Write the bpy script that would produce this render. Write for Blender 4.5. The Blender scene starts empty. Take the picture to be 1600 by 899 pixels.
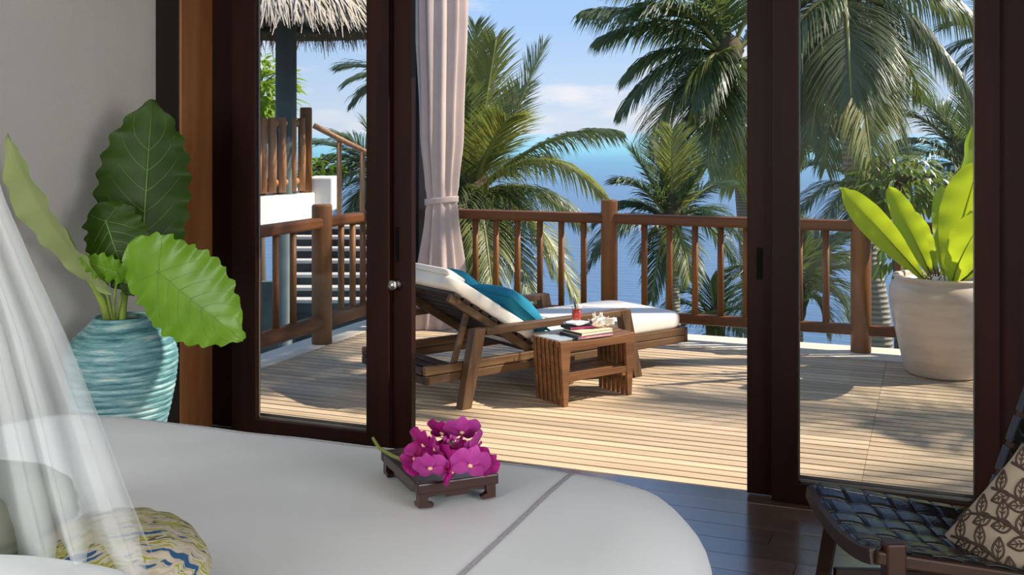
import bpy, bmesh, math, random
from math import sin, cos, pi, sqrt, radians
from mathutils import Vector, Matrix, noise
random.seed(7)
S = bpy.context.scene
COL = S.collection

# ------------------------------------------------------------------ camera
# world axes: x along the glazed wall (to the right), y outwards over the deck, z up; eye at (0, 0, 1.5)
YAW = radians(21.65); F = 1660.0; EYE = 1.5
cd = bpy.data.cameras.new('camera'); cam = bpy.data.objects.new('camera', cd); COL.objects.link(cam)
cam.location = (0, 0, EYE); cam.rotation_euler = (radians(90), 0, YAW)
cd.sensor_width = 36; cd.lens = 36*F/1600; cd.shift_y = -241.5/1600; cd.clip_end = 40000; cd.clip_start = .05
S.camera = cam
CY, SY = cos(YAW), sin(YAW)
def at(px, py, d):
    """a point of the place seen at pixel px, py, d metres in front of the eye"""
    X = (px-800)*d/F
    return Vector((CY*X - SY*d, SY*X + CY*d, EYE - (py-208)*d/F))

# ------------------------------------------------------------------ world, sun, light, exposure
S.view_settings.view_transform = 'Standard'; S.view_settings.look = 'None'
S.view_settings.gamma = 1; S.view_settings.use_curve_mapping = False
S.view_settings.exposure = 0.0
S.cycles.use_denoising = True
S.cycles.max_bounces = 10; S.cycles.diffuse_bounces = 5; S.cycles.glossy_bounces = 4
S.cycles.transmission_bounces = 8; S.cycles.transparent_max_bounces = 24
S.cycles.sample_clamp_indirect = 6
W = bpy.data.worlds.new('sky'); S.world = W; W.use_nodes = True
nt = W.node_tree; nt.nodes.clear()
def N(t, ty, **k):
    n = t.nodes.new(ty)
    for a, b in k.items():
        setattr(n, a, b)
    return n
def ramp(t, stops, interp='LINEAR'):
    r = N(t, 'ShaderNodeValToRGB'); r.color_ramp.interpolation = interp
    e = r.color_ramp.elements
    while len(e) < len(stops): e.new(.5)
    for i, (p, c) in enumerate(stops):
        e[i].position = p; e[i].color = (*c, 1) if len(c) == 3 else c
    return r
out = N(nt, 'ShaderNodeOutputWorld'); bg = N(nt, 'ShaderNodeBackground')
tc = N(nt, 'ShaderNodeTexCoord'); sp = N(nt, 'ShaderNodeSeparateXYZ')
nt.links.new(tc.outputs['Generated'], sp.inputs[0])
gr = ramp(nt, [(0.0, (.68, .77, .89)), (.03, (.60, .74, .93)), (.10, (.42, .64, .97)), (.25, (.30, .52, .95)), (1.0, (.14, .32, .74))])
nt.links.new(sp.outputs[2], gr.inputs[0])
mp = N(nt, 'ShaderNodeMapping'); mp.inputs['Scale'].default_value = (4.2, 4.2, 15.0); mp.inputs['Location'].default_value = (.35, .2, .1)
ns = N(nt, 'ShaderNodeTexNoise'); ns.inputs['Scale'].default_value = 1.6; ns.inputs['Detail'].default_value = 7; ns.inputs['Roughness'].default_value = .52
nt.links.new(tc.outputs['Generated'], mp.inputs[0]); nt.links.new(mp.outputs[0], ns.inputs[0])
cr = ramp(nt, [(.52, (0, 0, 0)), (.66, (.92, .92, .92))])
nt.links.new(ns.outputs[0], cr.inputs[0])
mx = N(nt, 'ShaderNodeMixRGB'); mx.inputs[2].default_value = (.90, .90, .94, 1)
nt.links.new(cr.outputs[0], mx.inputs[0]); nt.links.new(gr.outputs[0], mx.inputs[1])
nt.links.new(mx.outputs[0], bg.inputs[0]); bg.inputs[1].default_value = 1.0
nt.links.new(bg.outputs[0], out.inputs[0])

SUN_AZ = radians(24); SUN_EL = radians(44)           # azimuth from the wall line towards the sea
sd = bpy.data.lights.new('sun', 'SUN'); sun = bpy.data.objects.new('sun', sd); COL.objects.link(sun)
SUN = Vector((cos(SUN_AZ)*cos(SUN_EL), sin(SUN_AZ)*cos(SUN_EL), sin(SUN_EL)))
sun.rotation_euler = SUN.to_track_quat('Z', 'Y').to_euler(); sun.location = SUN*30
sd.energy = 7.2; sd.color = (1.0, .90, .77); sd.angle = radians(.6)
def area(name, loc, aim, sx, sy, power, color):
    l = bpy.data.lights.new(name, 'AREA'); o = bpy.data.objects.new(name, l); COL.objects.link(o)
    l.shape = 'RECTANGLE'; l.size = sx; l.size_y = sy; l.energy = power; l.color = color
    o.location = loc; o.rotation_euler = (Vector(aim)-Vector(loc)).to_track_quat('-Z', 'Y').to_euler()
    return o
# unseen fill lights added to brighten the room from behind and the right
area('back_fill_light', (-2.50, -2.30, 1.7), (-1.5, 3.0, .6), 1.9, 1.9, 175, (1.0, .985, .965))
area('side_fill_light', (2.95, .3, 1.7), (-2.0, 2.0, .8), 2.2, 1.7, 125, (1.0, .985, .965))
# ------------------------------------------------------------------ helpers
class MB:
    def __init__(s): s.v = []; s.f = []
    def add(s, vs, fs):
        b = len(s.v); s.v += [Vector(p) for p in vs]; s.f += [tuple(b+i for i in f) for f in fs]; return s
    def box(s, c, d, m=None):
        x, y, z = d[0]/2, d[1]/2, d[2]/2
        vs = [Vector(p) for p in ((-x,-y,-z),(x,-y,-z),(x,y,-z),(-x,y,-z),(-x,-y,z),(x,-y,z),(x,y,z),(-x,y,z))]
        if m is not None: vs = [m @ p for p in vs]
        return s.add([p+Vector(c) for p in vs], [(0,3,2,1),(4,5,6,7),(0,1,5,4),(1,2,6,5),(2,3,7,6),(3,0,4,7)])
    def span(s, a, b):
        return s.box([(a[i]+b[i])/2 for i in range(3)], [abs(b[i]-a[i]) for i in range(3)])
    def beam(s, p, q, w, h, up=(0,0,1)):
        p, q = Vector(p), Vector(q); t = (q-p).normalized(); sd = t.cross(Vector(up))
        if sd.length < 1e-4: sd = t.cross(Vector((1,0,0)))
        sd.normalize(); n = sd.cross(t)
        m = Matrix((t, sd, n)).transposed()
        return s.box((p+q)/2, ((q-p).length, w, h), m)
    def tube(s, pts, r, seg=8, cap=True):
        pts = [Vector(p) for p in pts]; n = len(pts)
        rs = r if isinstance(r, (list, tuple)) else [r]*n
        vs = []; fs = []; ref = None
        for i, p in enumerate(pts):
            t = (pts[min(i+1,n-1)]-pts[max(i-1,0)]).normalized()
            if ref is None:
                ref = t.orthogonal().normalized() if abs(t.z) < .95 else Vector((1,0,0))
            a = (ref - t*ref.dot(t)).normalized(); ref = a; b = t.cross(a)
            for k in range(seg):
                an = 2*pi*k/seg; vs.append(p + (a*cos(an)+b*sin(an))*rs[i])
        for i in range(n-1):
            for k in range(seg):
                k2 = (k+1)%seg; fs.append((i*seg+k, i*seg+k2, (i+1)*seg+k2, (i+1)*seg+k))
        if cap: fs += [tuple(range(seg))[::-1], tuple((n-1)*seg+k for k in range(seg))]
        return s.add(vs, fs)
    def lathe(s, prof, seg=48, c=(0,0,0), wob=None, cap=False):
        vs = []; fs = []; n = len(prof)
        for i, (r, z) in enumerate(prof):
            for k in range(seg):
                a = 2*pi*k/seg; rr = r*(1+(wob(a, z) if wob else 0))
                vs.append(Vector(c)+Vector((rr*cos(a), rr*sin(a), z)))
        for i in range(n-1):
            for k in range(seg):
                k2 = (k+1)%seg; fs.append((i*seg+k, i*seg+k2, (i+1)*seg+k2, (i+1)*seg+k))
        if cap: fs += [tuple(range(seg))[::-1], tuple((n-1)*seg+k for k in range(seg))]
        return s.add(vs, fs)
    def prism(s, poly, ex):
        n = len(poly); ex = Vector(ex); p = [Vector(q) for q in poly]
        fs = [tuple(range(n))[::-1], tuple(range(n, 2*n))] + [(i, (i+1)%n, n+(i+1)%n, n+i) for i in range(n)]
        return s.add(p+[q+ex for q in p], fs)
    def grid(s, fn, nu, nv, closed=False):
        vs = [fn(i/nu, j/nv) for i in range(nu+1) for j in range(nv+(0 if closed else 1))]
        w = nv if closed else nv+1
        fs = [(i*w+j, (i+1)*w+j, (i+1)*w+(j+1)%w, i*w+(j+1)%w) for i in range(nu) for j in range(nv)]
        return s.add(vs, fs)
    def mesh(s, name, m, smooth=False, org=None):
        me = bpy.data.meshes.new(name)
        o = Vector(org) if org is not None else None
        me.from_pydata([(p-o if o is not None else p)[:] for p in s.v], [], s.f)
        if m: me.materials.append(m)
        if smooth:
            me.polygons.foreach_set('use_smooth', [True]*len(me.polygons))
        me.update(); return me
    def build(s, name, m, parent=None, smooth=False, org=None, bevel=0, solid=0, sub=0, fix=True):
        me = s.mesh(name, m, smooth, org)
        if fix:
            bm = bmesh.new(); bm.from_mesh(me); bmesh.ops.recalc_face_normals(bm, faces=bm.faces); bm.to_mesh(me); bm.free()
        o = link(name, me, parent)
        if org is not None and parent is None: o.location = org
        if solid:
            d = o.modifiers.new('thick', 'SOLIDIFY'); d.thickness = solid; d.offset = 0
        if bevel:
            d = o.modifiers.new('bevel', 'BEVEL'); d.width = bevel; d.segments = 2; d.limit_method = 'ANGLE'
        if sub:
            d = o.modifiers.new('sub', 'SUBSURF'); d.levels = sub; d.render_levels = sub
        return o
def link(name, me, parent=None, loc=None, rz=None):
    o = bpy.data.objects.new(name, me); COL.objects.link(o)
    if parent is not None: o.parent = parent
    if loc is not None: o.location = loc
    if rz is not None: o.rotation_euler = (0, 0, rz)
    return o
def tag(o, label=None, cat=None, group=None, kind=None):
    for k, v in (('label', label), ('category', cat), ('group', group), ('kind', kind)):
        if v: o[k] = v
    return o
def thing(name, label, cat, loc=(0,0,0), rz=0, group=None, kind=None):
    o = bpy.data.objects.new(name, None); COL.objects.link(o); o.empty_display_size = .1
    o.location = loc; o.rotation_euler = (0, 0, rz)
    return tag(o, label, cat, group, kind)

# ------------------------------------------------------------------ materials
def mat(name):
    m = bpy.data.materials.new(name); m.use_nodes = True; t = m.node_tree; t.nodes.clear()
    o = N(t, 'ShaderNodeOutputMaterial'); b = N(t, 'ShaderNodeBsdfPrincipled')
    t.links.new(b.outputs[0], o.inputs[0]); return m, t, b, o
def plain(name, c, rough=.6, metal=0, spec=.5, bump=0, bscale=60, var=0.0, vscale=4, sheen=0):
    m, t, b, o = mat(name)
    b.inputs['Base Color'].default_value = (*c, 1); b.inputs['Roughness'].default_value = rough
    b.inputs['Metallic'].default_value = metal; b.inputs['Specular IOR Level'].default_value = spec
    if sheen: b.inputs['Sheen Weight'].default_value = sheen
    x = N(t, 'ShaderNodeTexCoord')
    if var:
        n = N(t, 'ShaderNodeTexNoise'); n.inputs['Scale'].default_value = vscale; n.inputs['Detail'].default_value = 5
        t.links.new(x.outputs['Object'], n.inputs[0])
        r = ramp(t, [(.3, tuple(k*(1-var) for k in c)), (.7, tuple(min(1, k*(1+var)) for k in c))])
        t.links.new(n.outputs[0], r.inputs[0]); t.links.new(r.outputs[0], b.inputs['Base Color'])
    if bump:
        n = N(t, 'ShaderNodeTexNoise'); n.inputs['Scale'].default_value = bscale; n.inputs['Detail'].default_value = 4
        t.links.new(x.outputs['Object'], n.inputs[0])
        u = N(t, 'ShaderNodeBump'); u.inputs['Strength'].default_value = bump; u.inputs['Distance'].default_value = .01
        t.links.new(n.outputs[0], u.inputs['Height']); t.links.new(u.outputs[0], b.inputs['Normal'])
    return m
def wood(name, c1, c2, axis=0, rough=.45, scale=5, spec=.5, rand=.25, stretch=14, bump=.15):
    """grain running along the object axis given, each object a little different"""
    m, t, b, o = mat(name)
    x = N(t, 'ShaderNodeTexCoord'); oi = N(t, 'ShaderNodeObjectInfo')
    mp = N(t, 'ShaderNodeMapping')
    sc = [scale*stretch]*3; sc[axis] = scale; mp.inputs['Scale'].default_value = sc
    ad = N(t, 'ShaderNodeVectorMath', operation='ADD')
    ml = N(t, 'ShaderNodeMath', operation='MULTIPLY'); ml.inputs[1].default_value = 91.7
    t.links.new(oi.outputs['Random'], ml.inputs[0])
    t.links.new(x.outputs['Object'], mp.inputs[0]); t.links.new(mp.outputs[0], ad.inputs[0]); t.links.new(ml.outputs[0], ad.inputs[1])
    n = N(t, 'ShaderNodeTexNoise'); n.inputs['Scale'].default_value = .5; n.inputs['Detail'].default_value = 6; n.inputs['Roughness'].default_value = .6
    t.links.new(ad.outputs[0], n.inputs[0])
    r = ramp(t, [(.3, c1), (.72, c2)]); t.links.new(n.outputs[0], r.inputs[0])
    h = N(t, 'ShaderNodeHueSaturation')
    v = N(t, 'ShaderNodeMapRange'); v.inputs[3].default_value = 1-rand; v.inputs[4].default_value = 1+rand
    t.links.new(oi.outputs['Random'], v.inputs[0]); t.links.new(v.outputs[0], h.inputs['Value'])
    t.links.new(r.outputs[0], h.inputs['Color']); t.links.new(h.outputs[0], b.inputs['Base Color'])
    b.inputs['Roughness'].default_value = rough; b.inputs['Specular IOR Level'].default_value = spec
    u = N(t, 'ShaderNodeBump'); u.inputs['Strength'].default_value = bump; u.inputs['Distance'].default_value = .004
    t.links.new(n.outputs[0], u.inputs['Height']); t.links.new(u.outputs[0], b.inputs['Normal'])
    return m
def leafmat(name, c1, c2, trans, tw=.45, rough=.4, vscale=6, gloss=.5, rand=.0, sd=3):
    m, t, b, o = mat(name)
    x = N(t, 'ShaderNodeTexCoord'); n = N(t, 'ShaderNodeTexNoise'); n.inputs['Scale'].default_value = vscale; n.inputs['Detail'].default_value = sd
    t.links.new(x.outputs['Object'], n.inputs[0])
    r = ramp(t, [(.3, c1), (.7, c2)]); t.links.new(n.outputs[0], r.inputs[0])
    src = r.outputs[0]
    if rand:
        oi = N(t, 'ShaderNodeObjectInfo'); h = N(t, 'ShaderNodeHueSaturation'); v = N(t, 'ShaderNodeMapRange')
        v.inputs[3].default_value = 1-rand; v.inputs[4].default_value = 1+rand
        t.links.new(oi.outputs['Random'], v.inputs[0]); t.links.new(v.outputs[0], h.inputs['Value']); t.links.new(src, h.inputs['Color']); src = h.outputs[0]
    t.links.new(src, b.inputs['Base Color']); b.inputs['Roughness'].default_value = rough; b.inputs['Specular IOR Level'].default_value = gloss
    tr = N(t, 'ShaderNodeBsdfTranslucent'); tr.inputs[0].default_value = (*trans, 1)
    mx = N(t, 'ShaderNodeMixShader'); mx.inputs[0].default_value = tw
    t.links.new(b.outputs[0], mx.inputs[1]); t.links.new(tr.outputs[0], mx.inputs[2]); t.links.new(mx.outputs[0], o.inputs[0])
    return m
def glassmat(name, tint=(1,1,1), ior=1.45, rough=0.0):
    """thin clear pane: fresnel reflection over straight transmission"""
    m, t, b, o = mat(name); t.nodes.remove(b)
    tr = N(t, 'ShaderNodeBsdfTransparent'); tr.inputs[0].default_value = (*tint, 1)
    g = N(t, 'ShaderNodeBsdfGlossy'); g.inputs['Roughness'].default_value = rough
    f = N(t, 'ShaderNodeLayerWeight'); f.inputs[0].default_value = .5
    p = N(t, 'ShaderNodeMath', operation='POWER'); p.inputs[1].default_value = 5.0; t.links.new(f.outputs['Facing'], p.inputs[0])
    q = N(t, 'ShaderNodeMath', operation='MULTIPLY_ADD'); q.inputs[1].default_value = .85; q.inputs[2].default_value = ((ior-1)/(ior+1))**2*.3; t.links.new(p.outputs[0], q.inputs[0])
    mx = N(t, 'ShaderNodeMixShader'); t.links.new(q.outputs[0], mx.inputs[0])
    t.links.new(tr.outputs[0], mx.inputs[1]); t.links.new(g.outputs[0], mx.inputs[2]); t.links.new(mx.outputs[0], o.inputs[0])
    return m
def fabricmat(name, c, tw=.3, alpha=1.0, rough=.9, weave=0, var=.06):
    m, t, b, o = mat(name)
    b.inputs['Roughness'].default_value = rough; b.inputs['Specular IOR Level'].default_value = .15; b.inputs['Base Color'].default_value = (*c, 1)
    x = N(t, 'ShaderNodeTexCoord'); n = N(t, 'ShaderNodeTexNoise'); n.inputs['Scale'].default_value = 300 if not weave else weave; n.inputs['Detail'].default_value = 2
    t.links.new(x.outputs['Object'], n.inputs[0])
    u = N(t, 'ShaderNodeBump'); u.inputs['Strength'].default_value = .12; u.inputs['Distance'].default_value = .002
    t.links.new(n.outputs[0], u.inputs['Height']); t.links.new(u.outputs[0], b.inputs['Normal'])
    n2 = N(t, 'ShaderNodeTexNoise'); n2.inputs['Scale'].default_value = 5
    t.links.new(x.outputs['Object'], n2.inputs[0])
    r = ramp(t, [(.3, tuple(k*(1-var) for k in c)), (.7, tuple(min(1, k*(1+var)) for k in c))]); t.links.new(n2.outputs[0], r.inputs[0]); t.links.new(r.outputs[0], b.inputs['Base Color'])
    last = b.outputs[0]
    if tw:
        tr = N(t, 'ShaderNodeBsdfTranslucent'); tr.inputs[0].default_value = (*c, 1); mx = N(t, 'ShaderNodeMixShader'); mx.inputs[0].default_value = tw
        t.links.new(last, mx.inputs[1]); t.links.new(tr.outputs[0], mx.inputs[2]); last = mx.outputs[0]
    if alpha < 1:
        tp = N(t, 'ShaderNodeBsdfTransparent'); mx = N(t, 'ShaderNodeMixShader'); mx.inputs[0].default_value = alpha
        t.links.new(tp.outputs[0], mx.inputs[1]); t.links.new(last, mx.inputs[2]); last = mx.outputs[0]
    t.links.new(last, o.inputs[0]); return m
M = {}
M['wall'] = plain('wall_plaster', (.49, .47, .435), .85, spec=.2, bump=.1, bscale=90, var=.03, vscale=2)
M['ceil'] = plain('ceiling_paint', (.55, .53, .50), .9, spec=.2)
M['white'] = plain('white_render', (.86, .83, .77), .8, spec=.2, bump=.2, bscale=30, var=.05)
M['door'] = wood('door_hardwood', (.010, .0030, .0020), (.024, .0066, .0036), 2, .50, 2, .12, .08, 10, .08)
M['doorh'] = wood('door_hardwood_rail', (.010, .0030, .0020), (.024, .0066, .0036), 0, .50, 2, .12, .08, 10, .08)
M['jamb'] = wood('jamb_hardwood_lit', (.20, .075, .026), (.36, .15, .055), 2, .42, 2, .4, .06, 10, .08)  # paler than the frames: sunlight on the reveal put into the colour
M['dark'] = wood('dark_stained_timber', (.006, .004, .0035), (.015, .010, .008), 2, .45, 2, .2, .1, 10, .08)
M['floor'] = wood('floor_planks', (.085, .050, .034), (.17, .098, .066), 0, .25, 3, .5, .25, 14, .015)
M['deck'] = wood('deck_boards', (.42, .31, .195), (.67, .52, .35), 0, .62, 2.0, .3, .16, 22, .25)
_b = M['floor'].node_tree.nodes['Principled BSDF']; _b.inputs['Coat Weight'].default_value = .8; _b.inputs['Coat Roughness'].default_value = .16; _b.inputs['Coat IOR'].default_value = 2.3
M['gap'] = plain('under_deck', (.03, .02, .015), .9)
M['coping'] = plain('stone_coping', (.74, .66, .52), .8, spec=.2, bump=.3, bscale=40, var=.08)
M['rail'] = wood('railing_timber', (.09, .030, .009), (.19, .070, .020), 0, .5, 2, .3, .12, 10, .1)
M['railv'] = wood('railing_timber_upright', (.13, .047, .012), (.29, .115, .030), 2, .5, 2, .3, .12, 10, .1)
M['post'] = wood('round_post', (.14, .052, .014), (.31, .125, .034), 2, .5, 2, .3, .1, 9, .15)
M['log'] = wood('pavilion_logs', (.26, .11, .045), (.55, .27, .12), 2, .5, 3, .4, .15, 8, .2)
M['loung'] = wood('lounger_teak', (.065, .033, .015), (.20, .11, .05), 0, .5, 3, .4, .1, 14, .15)
M['lounv'] = wood('lounger_teak_upright', (.065, .033, .015), (.20, .11, .05), 2, .5, 3, .4, .1, 14, .15)
M['lound'] = wood('lounger_slat_dark', (.018, .011, .008), (.045, .028, .019), 1, .45, 3, .4, .15, 14, .1)
M['table'] = wood('side_table_teak', (.10, .038, .014), (.28, .125, .045), 0, .42, 3, .5, .08, 14, .1)
M['matt'] = fabricmat('mattress_canvas', (.86, .80, .70), 0)
M['teal'] = fabricmat('teal_cloth', (.018, .19, .285), 0, var=.15)
M['curt'] = fabricmat('curtain_cloth', (.66, .53, .47), .12)
M['net'] = fabricmat('mosquito_net', (.92, .95, .96), .5, alpha=.42, rough=1)
M['duvet'] = fabricmat('white_cotton', (.71, .74, .755), 0, var=.01)
M['stitch'] = plain('grey_embroidery', (.33, .32, .35), .8)
M['bedbase'] = plain('bed_base', (.05, .03, .02), .5)
M['glass'] = glassmat('clear_pane', (.985, .99, .99))
M['metal'] = plain('brushed_steel', (.62, .61, .58), .22, 1)
M['black'] = plain('black_recess', (.003, .003, .003), .8, spec=.1)
M['pane_edge'] = plain('aluminium_bead', (.20, .18, .16), .4, .6)
# ------------------------------------------------------------------ the room
def struct(name, mb, m, label=None, cat=None, parent=None, bevel=0, smooth=False):
    o = mb.build(name, m, parent, smooth, None, bevel)
    if parent is None: tag(o, label, cat, kind='structure')
    return o
XL, XR, YB = -3.60, 3.05, -2.5       # inner faces of the side walls and the back wall
fl = struct('floor', MB().span((XL-.15, YB-.15, -.30), (XR+.15, 4.36, -.022)), M['gap'], 'dark polished plank floor of the bedroom', 'floor')
P = .139
plank = {}
def plank_obj(x0, x1, y):
    key = round(x1-x0, 3)
    if key not in plank:
        plank[key] = MB().box((0,0,0), (key-.0025, P-.003, .022)).mesh('plank', M['floor'])
    o = link('plank', plank[key], fl, ((x0+x1)/2, y, -.011))
for r in range(14):
    y = 4.36 - P*(r+.5)
    x = XL; xs = [XL]
    off = (-.443 if r == 4 else -1.5 + (r*1.37) % 1.8)
    k = off
    while k > XL: k -= 1.8
    while k < XR:
        if k > XL+.1: xs.append(k)
        k += 1.8
    xs.append(XR)
    for a, b in zip(xs, xs[1:]): plank_obj(a, b, y)
struct('floor_rear', MB().span((XL, YB, -.022), (XR, 4.36-14*P, 0)), M['floor'], 'plank floor behind the bed head', 'floor')
struct('trim_threshold', MB().span((XL, 4.362, -.03), (XR, 4.50, .0)), M['floor'], 'dark timber threshold board under the sliding doors', 'threshold', bevel=.002)
struct('wall_left', MB().span((XL-.15, YB-.15, 0), (XL, 4.51, 2.95)), M['wall'], 'plain grey plaster wall behind the leafy plant', 'wall')
wb = MB()  # opening added out of view to let sky light into the room
wb.span((XL, YB-.15, 0), (XR, YB, .6)); wb.span((XL, YB-.15, 2.7), (XR, YB, 2.95))
wb.span((XL, YB-.15, .6), (-3.5, YB, 2.7)); wb.span((-1.5, YB-.15, .6), (XR, YB, 2.7))
struct('wall_back', wb, M['wall'], 'plaster wall behind the bed head, with an unseen window opening added for light', 'wall')
wr = MB()  # unseen opening added on this side too, for light
wr.span((XR, YB-.15, 0), (XR+.15, 4.5, .6)); wr.span((XR, YB-.15, 2.6), (XR+.15, 4.5, 2.95))
wr.span((XR, YB-.15, .6), (XR+.15, -.9, 2.6)); wr.span((XR, 1.5, .6), (XR+.15, 4.5, 2.6))
struct('wall_right', wr, M['wall'], 'plaster wall to the right of the bed, with an unseen window opening added for light', 'wall')
struct('ceiling', MB().span((XL-.15, YB-.15, 2.95), (XR+.15, 4.5, 3.1)), M['ceil'], 'pale ceiling of the bedroom', 'ceiling')
struct('wall_front', MB().span((XL, 4.36, 2.62), (XR, 4.52, 2.95)), M['dark'], 'dark timber lintel above the sliding doors', 'wall')
# unseen eave shaped for the shade, its gap letting sun onto the vase
struct('shading_eave', MB().span((.2, 4.5, 2.95), (5.2, 5.74, 3.07)).span((-4.2, 4.5, 2.95), (-1.15, 5.70, 3.07)), M['dark'], 'unseen eave boards shaped to shade the room, above the doors to the deck', 'roof')

# left jamb: a boxed timber post with a reveal coloured as lit, then a plain frame face
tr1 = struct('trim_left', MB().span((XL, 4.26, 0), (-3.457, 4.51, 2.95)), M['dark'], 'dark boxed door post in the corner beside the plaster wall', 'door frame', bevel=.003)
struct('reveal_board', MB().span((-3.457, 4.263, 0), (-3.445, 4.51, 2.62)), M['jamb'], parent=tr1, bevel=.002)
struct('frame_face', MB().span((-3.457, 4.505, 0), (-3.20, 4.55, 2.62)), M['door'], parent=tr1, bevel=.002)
# right: dark frame and boarded wall beyond the last leaf
tr2 = struct('trim_right', MB().span((.40, 4.50, 0), (XR, 4.58, 2.95)), M['dark'], 'dark boarded frame at the right end of the doors', 'door frame')
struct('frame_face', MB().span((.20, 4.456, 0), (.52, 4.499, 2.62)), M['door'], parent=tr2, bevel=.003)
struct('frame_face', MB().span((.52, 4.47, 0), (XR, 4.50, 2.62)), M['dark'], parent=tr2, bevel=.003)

# ------------------------------------------------------------------ sliding doors
def pxx(px, y):
    """x on the plane at y seen at column px"""
    u = (px-800)/F; D = y/(CY + SY*u); return CY*u*D - SY*D
ZG, ZT = .088, 2.50
def door(name, label, x0, x1, s0, s1, y0, th=.045):
    d = thing(name, label, 'door', ((x0+x1)/2, y0+th/2, 0), kind='structure'); c = Vector(d.location)
    def sub(a, b): return MB().span(Vector(a)-c, Vector(b)-c)
    L = sub((x0, y0, 0.008), (x0+s0, y0+th, 2.62)).build('stile', M['door'], d, bevel=.003)
    R = sub((x1-s1, y0, 0.008), (x1, y0+th, 2.62)).build('stile', M['door'], d, bevel=.003)
    sub((x0+s0, y0, 0.008), (x1-s1, y0+th, ZG)).build('bottom_rail', M['doorh'], d, bevel=.003)
    sub((x0+s0, y0, ZT), (x1-s1, y0+th, 2.62)).build('top_rail', M['doorh'], d, bevel=.003)
    sub((x0+s0, y0+th*.5-.003, ZG), (x1-s1, y0+th*.5+.003, ZT)).build('pane', M['glass'], d)
    for a, b in (((x0+s0, y0+th*.5+.004, ZG), (x1-s1, y0+th*.5+.012, ZG+.010)), ((x0+s0, y0+th*.5+.004, ZG), (x0+s0+.004, y0+th*.5+.012, ZT)), ((x1-s1-.004, y0+th*.5+.004, ZG), (x1-s1, y0+th*.5+.012, ZT))):
        sub(a, b).build('glazing_bead', M['pane_edge'], d)
    return d, L, R, sub
yA, yB = 4.40, 4.452
xa0, xa1 = pxx(362, yA), pxx(607, yA); sA0 = pxx(399, yA)-xa0; sA1 = xa1-pxx(572, yA)
dA, _, _, _ = door('door_1', 'inner sliding glass leaf of the left pair, next to the corner post', xa0, xa1, sA0, sA1, yA)
xb1 = pxx(643, yB); sB = .125
dB, lB, rB, sub = door('door_2', 'outer sliding glass leaf of the left pair, with round steel lock knob', xa0+.004, xb1, sA0-.075, xb1-pxx(606, yB), yB)
xc = pxx(621, yB)
zl = lambda py, y, px: EYE-(py-208)*(y/(CY+SY*(px-800)/F))/F
cb = Vector(dB.location)
pl = MB().box((0,0,0), (.016, .004, zl(354, yB, 621)-zl(409, yB, 621))).build('flush_pull', M['black'], dB); pl.location = Vector((xc, yB-.002, zl(382, yB, 621)))-cb
kn = MB().lathe([(0, 0), (.024, 0), (.026, .004), (.014, .008), (.010, .03), (.020, .036), (.025, .046), (.022, .056), (0, .058)], 24).build('lock_knob', M['metal'], dB, True)
kn.rotation_euler = (radians(90), 0, 0); kn.location = Vector((pxx(620, yB), yB-.001, zl(444, yB, 620)))-cb
xd0 = pxx(1205, yA); sD0 = pxx(1247, yA)-xd0; xd1 = pxx(1562, yA); sD1 = xd1-pxx(1523, yA)
dD, _, _, _ = door('door_4', 'inner sliding glass leaf of the right pair, behind the woven chair', xd0, xd1, sD0, sD1, yA)
xc0 = pxx(1167, yB)
dC, lC, rC, sub = door('door_3', 'outer sliding glass leaf of the right pair, with a recessed pull slot', xc0, xd1-.004, pxx(1207, yB)-xc0, sD1-.005, yB)
pl = MB().box((0,0,0), (.024, .004, .13)).build('flush_pull', M['black'], dC); pl.location = Vector((pxx(1187, yB), yB-.002, zl(412, yB, 1187)))-Vector(dC.location)
# slim shadow-tracks between the leaves
struct('trim_track', MB().span((xa0, 4.39, 2.60), (xd1, 4.51, 2.64)), M['dark'], 'dark head track of the sliding doors', 'door track')

# ------------------------------------------------------------------ deck
PB = .0789; NR = 37; YD0 = 4.503
XD0, XJ, XD1 = -3.985, -.288, 2.6
dk = struct('deck', MB().span((XD0, YD0-.002, -.30), (XD1, YD0+PB*NR, -.035)), M['gap'], 'weathered hardwood deck of narrow boards outside the doors', 'deck')
bm_l = MB().box((0,0,0), (XJ-XD0-.002, PB-.0135, .03)).mesh('board', M['deck']); bm_r = MB().box((0,0,0), (XD1-XJ-.002, PB-.0135, .03)).mesh('board', M['deck'])
for r in range(NR):
    y = YD0+PB*(r+.5)
    link('board', bm_l, dk, ((XD0+XJ)/2, y, -.015+random.uniform(-.0008, .0008)))
    link('board', bm_r, dk, ((XJ+XD1)/2, y, -.015+random.uniform(-.0008, .0008)))
YD1 = YD0+PB*NR
struct('trim_coping_front', MB().span((-4.25, YD1+.003, -.3), (2.6, 7.86, .0)), M['coping'], 'pale stone coping strip under the sea-side railing', 'coping', bevel=.012)
struct('trim_coping_left', MB().span((-4.25, 4.6, -.3), (XD0-.003, YD1, .002)), M['coping'], 'pale stone coping strip under the left railing', 'coping', bevel=.012)
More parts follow.
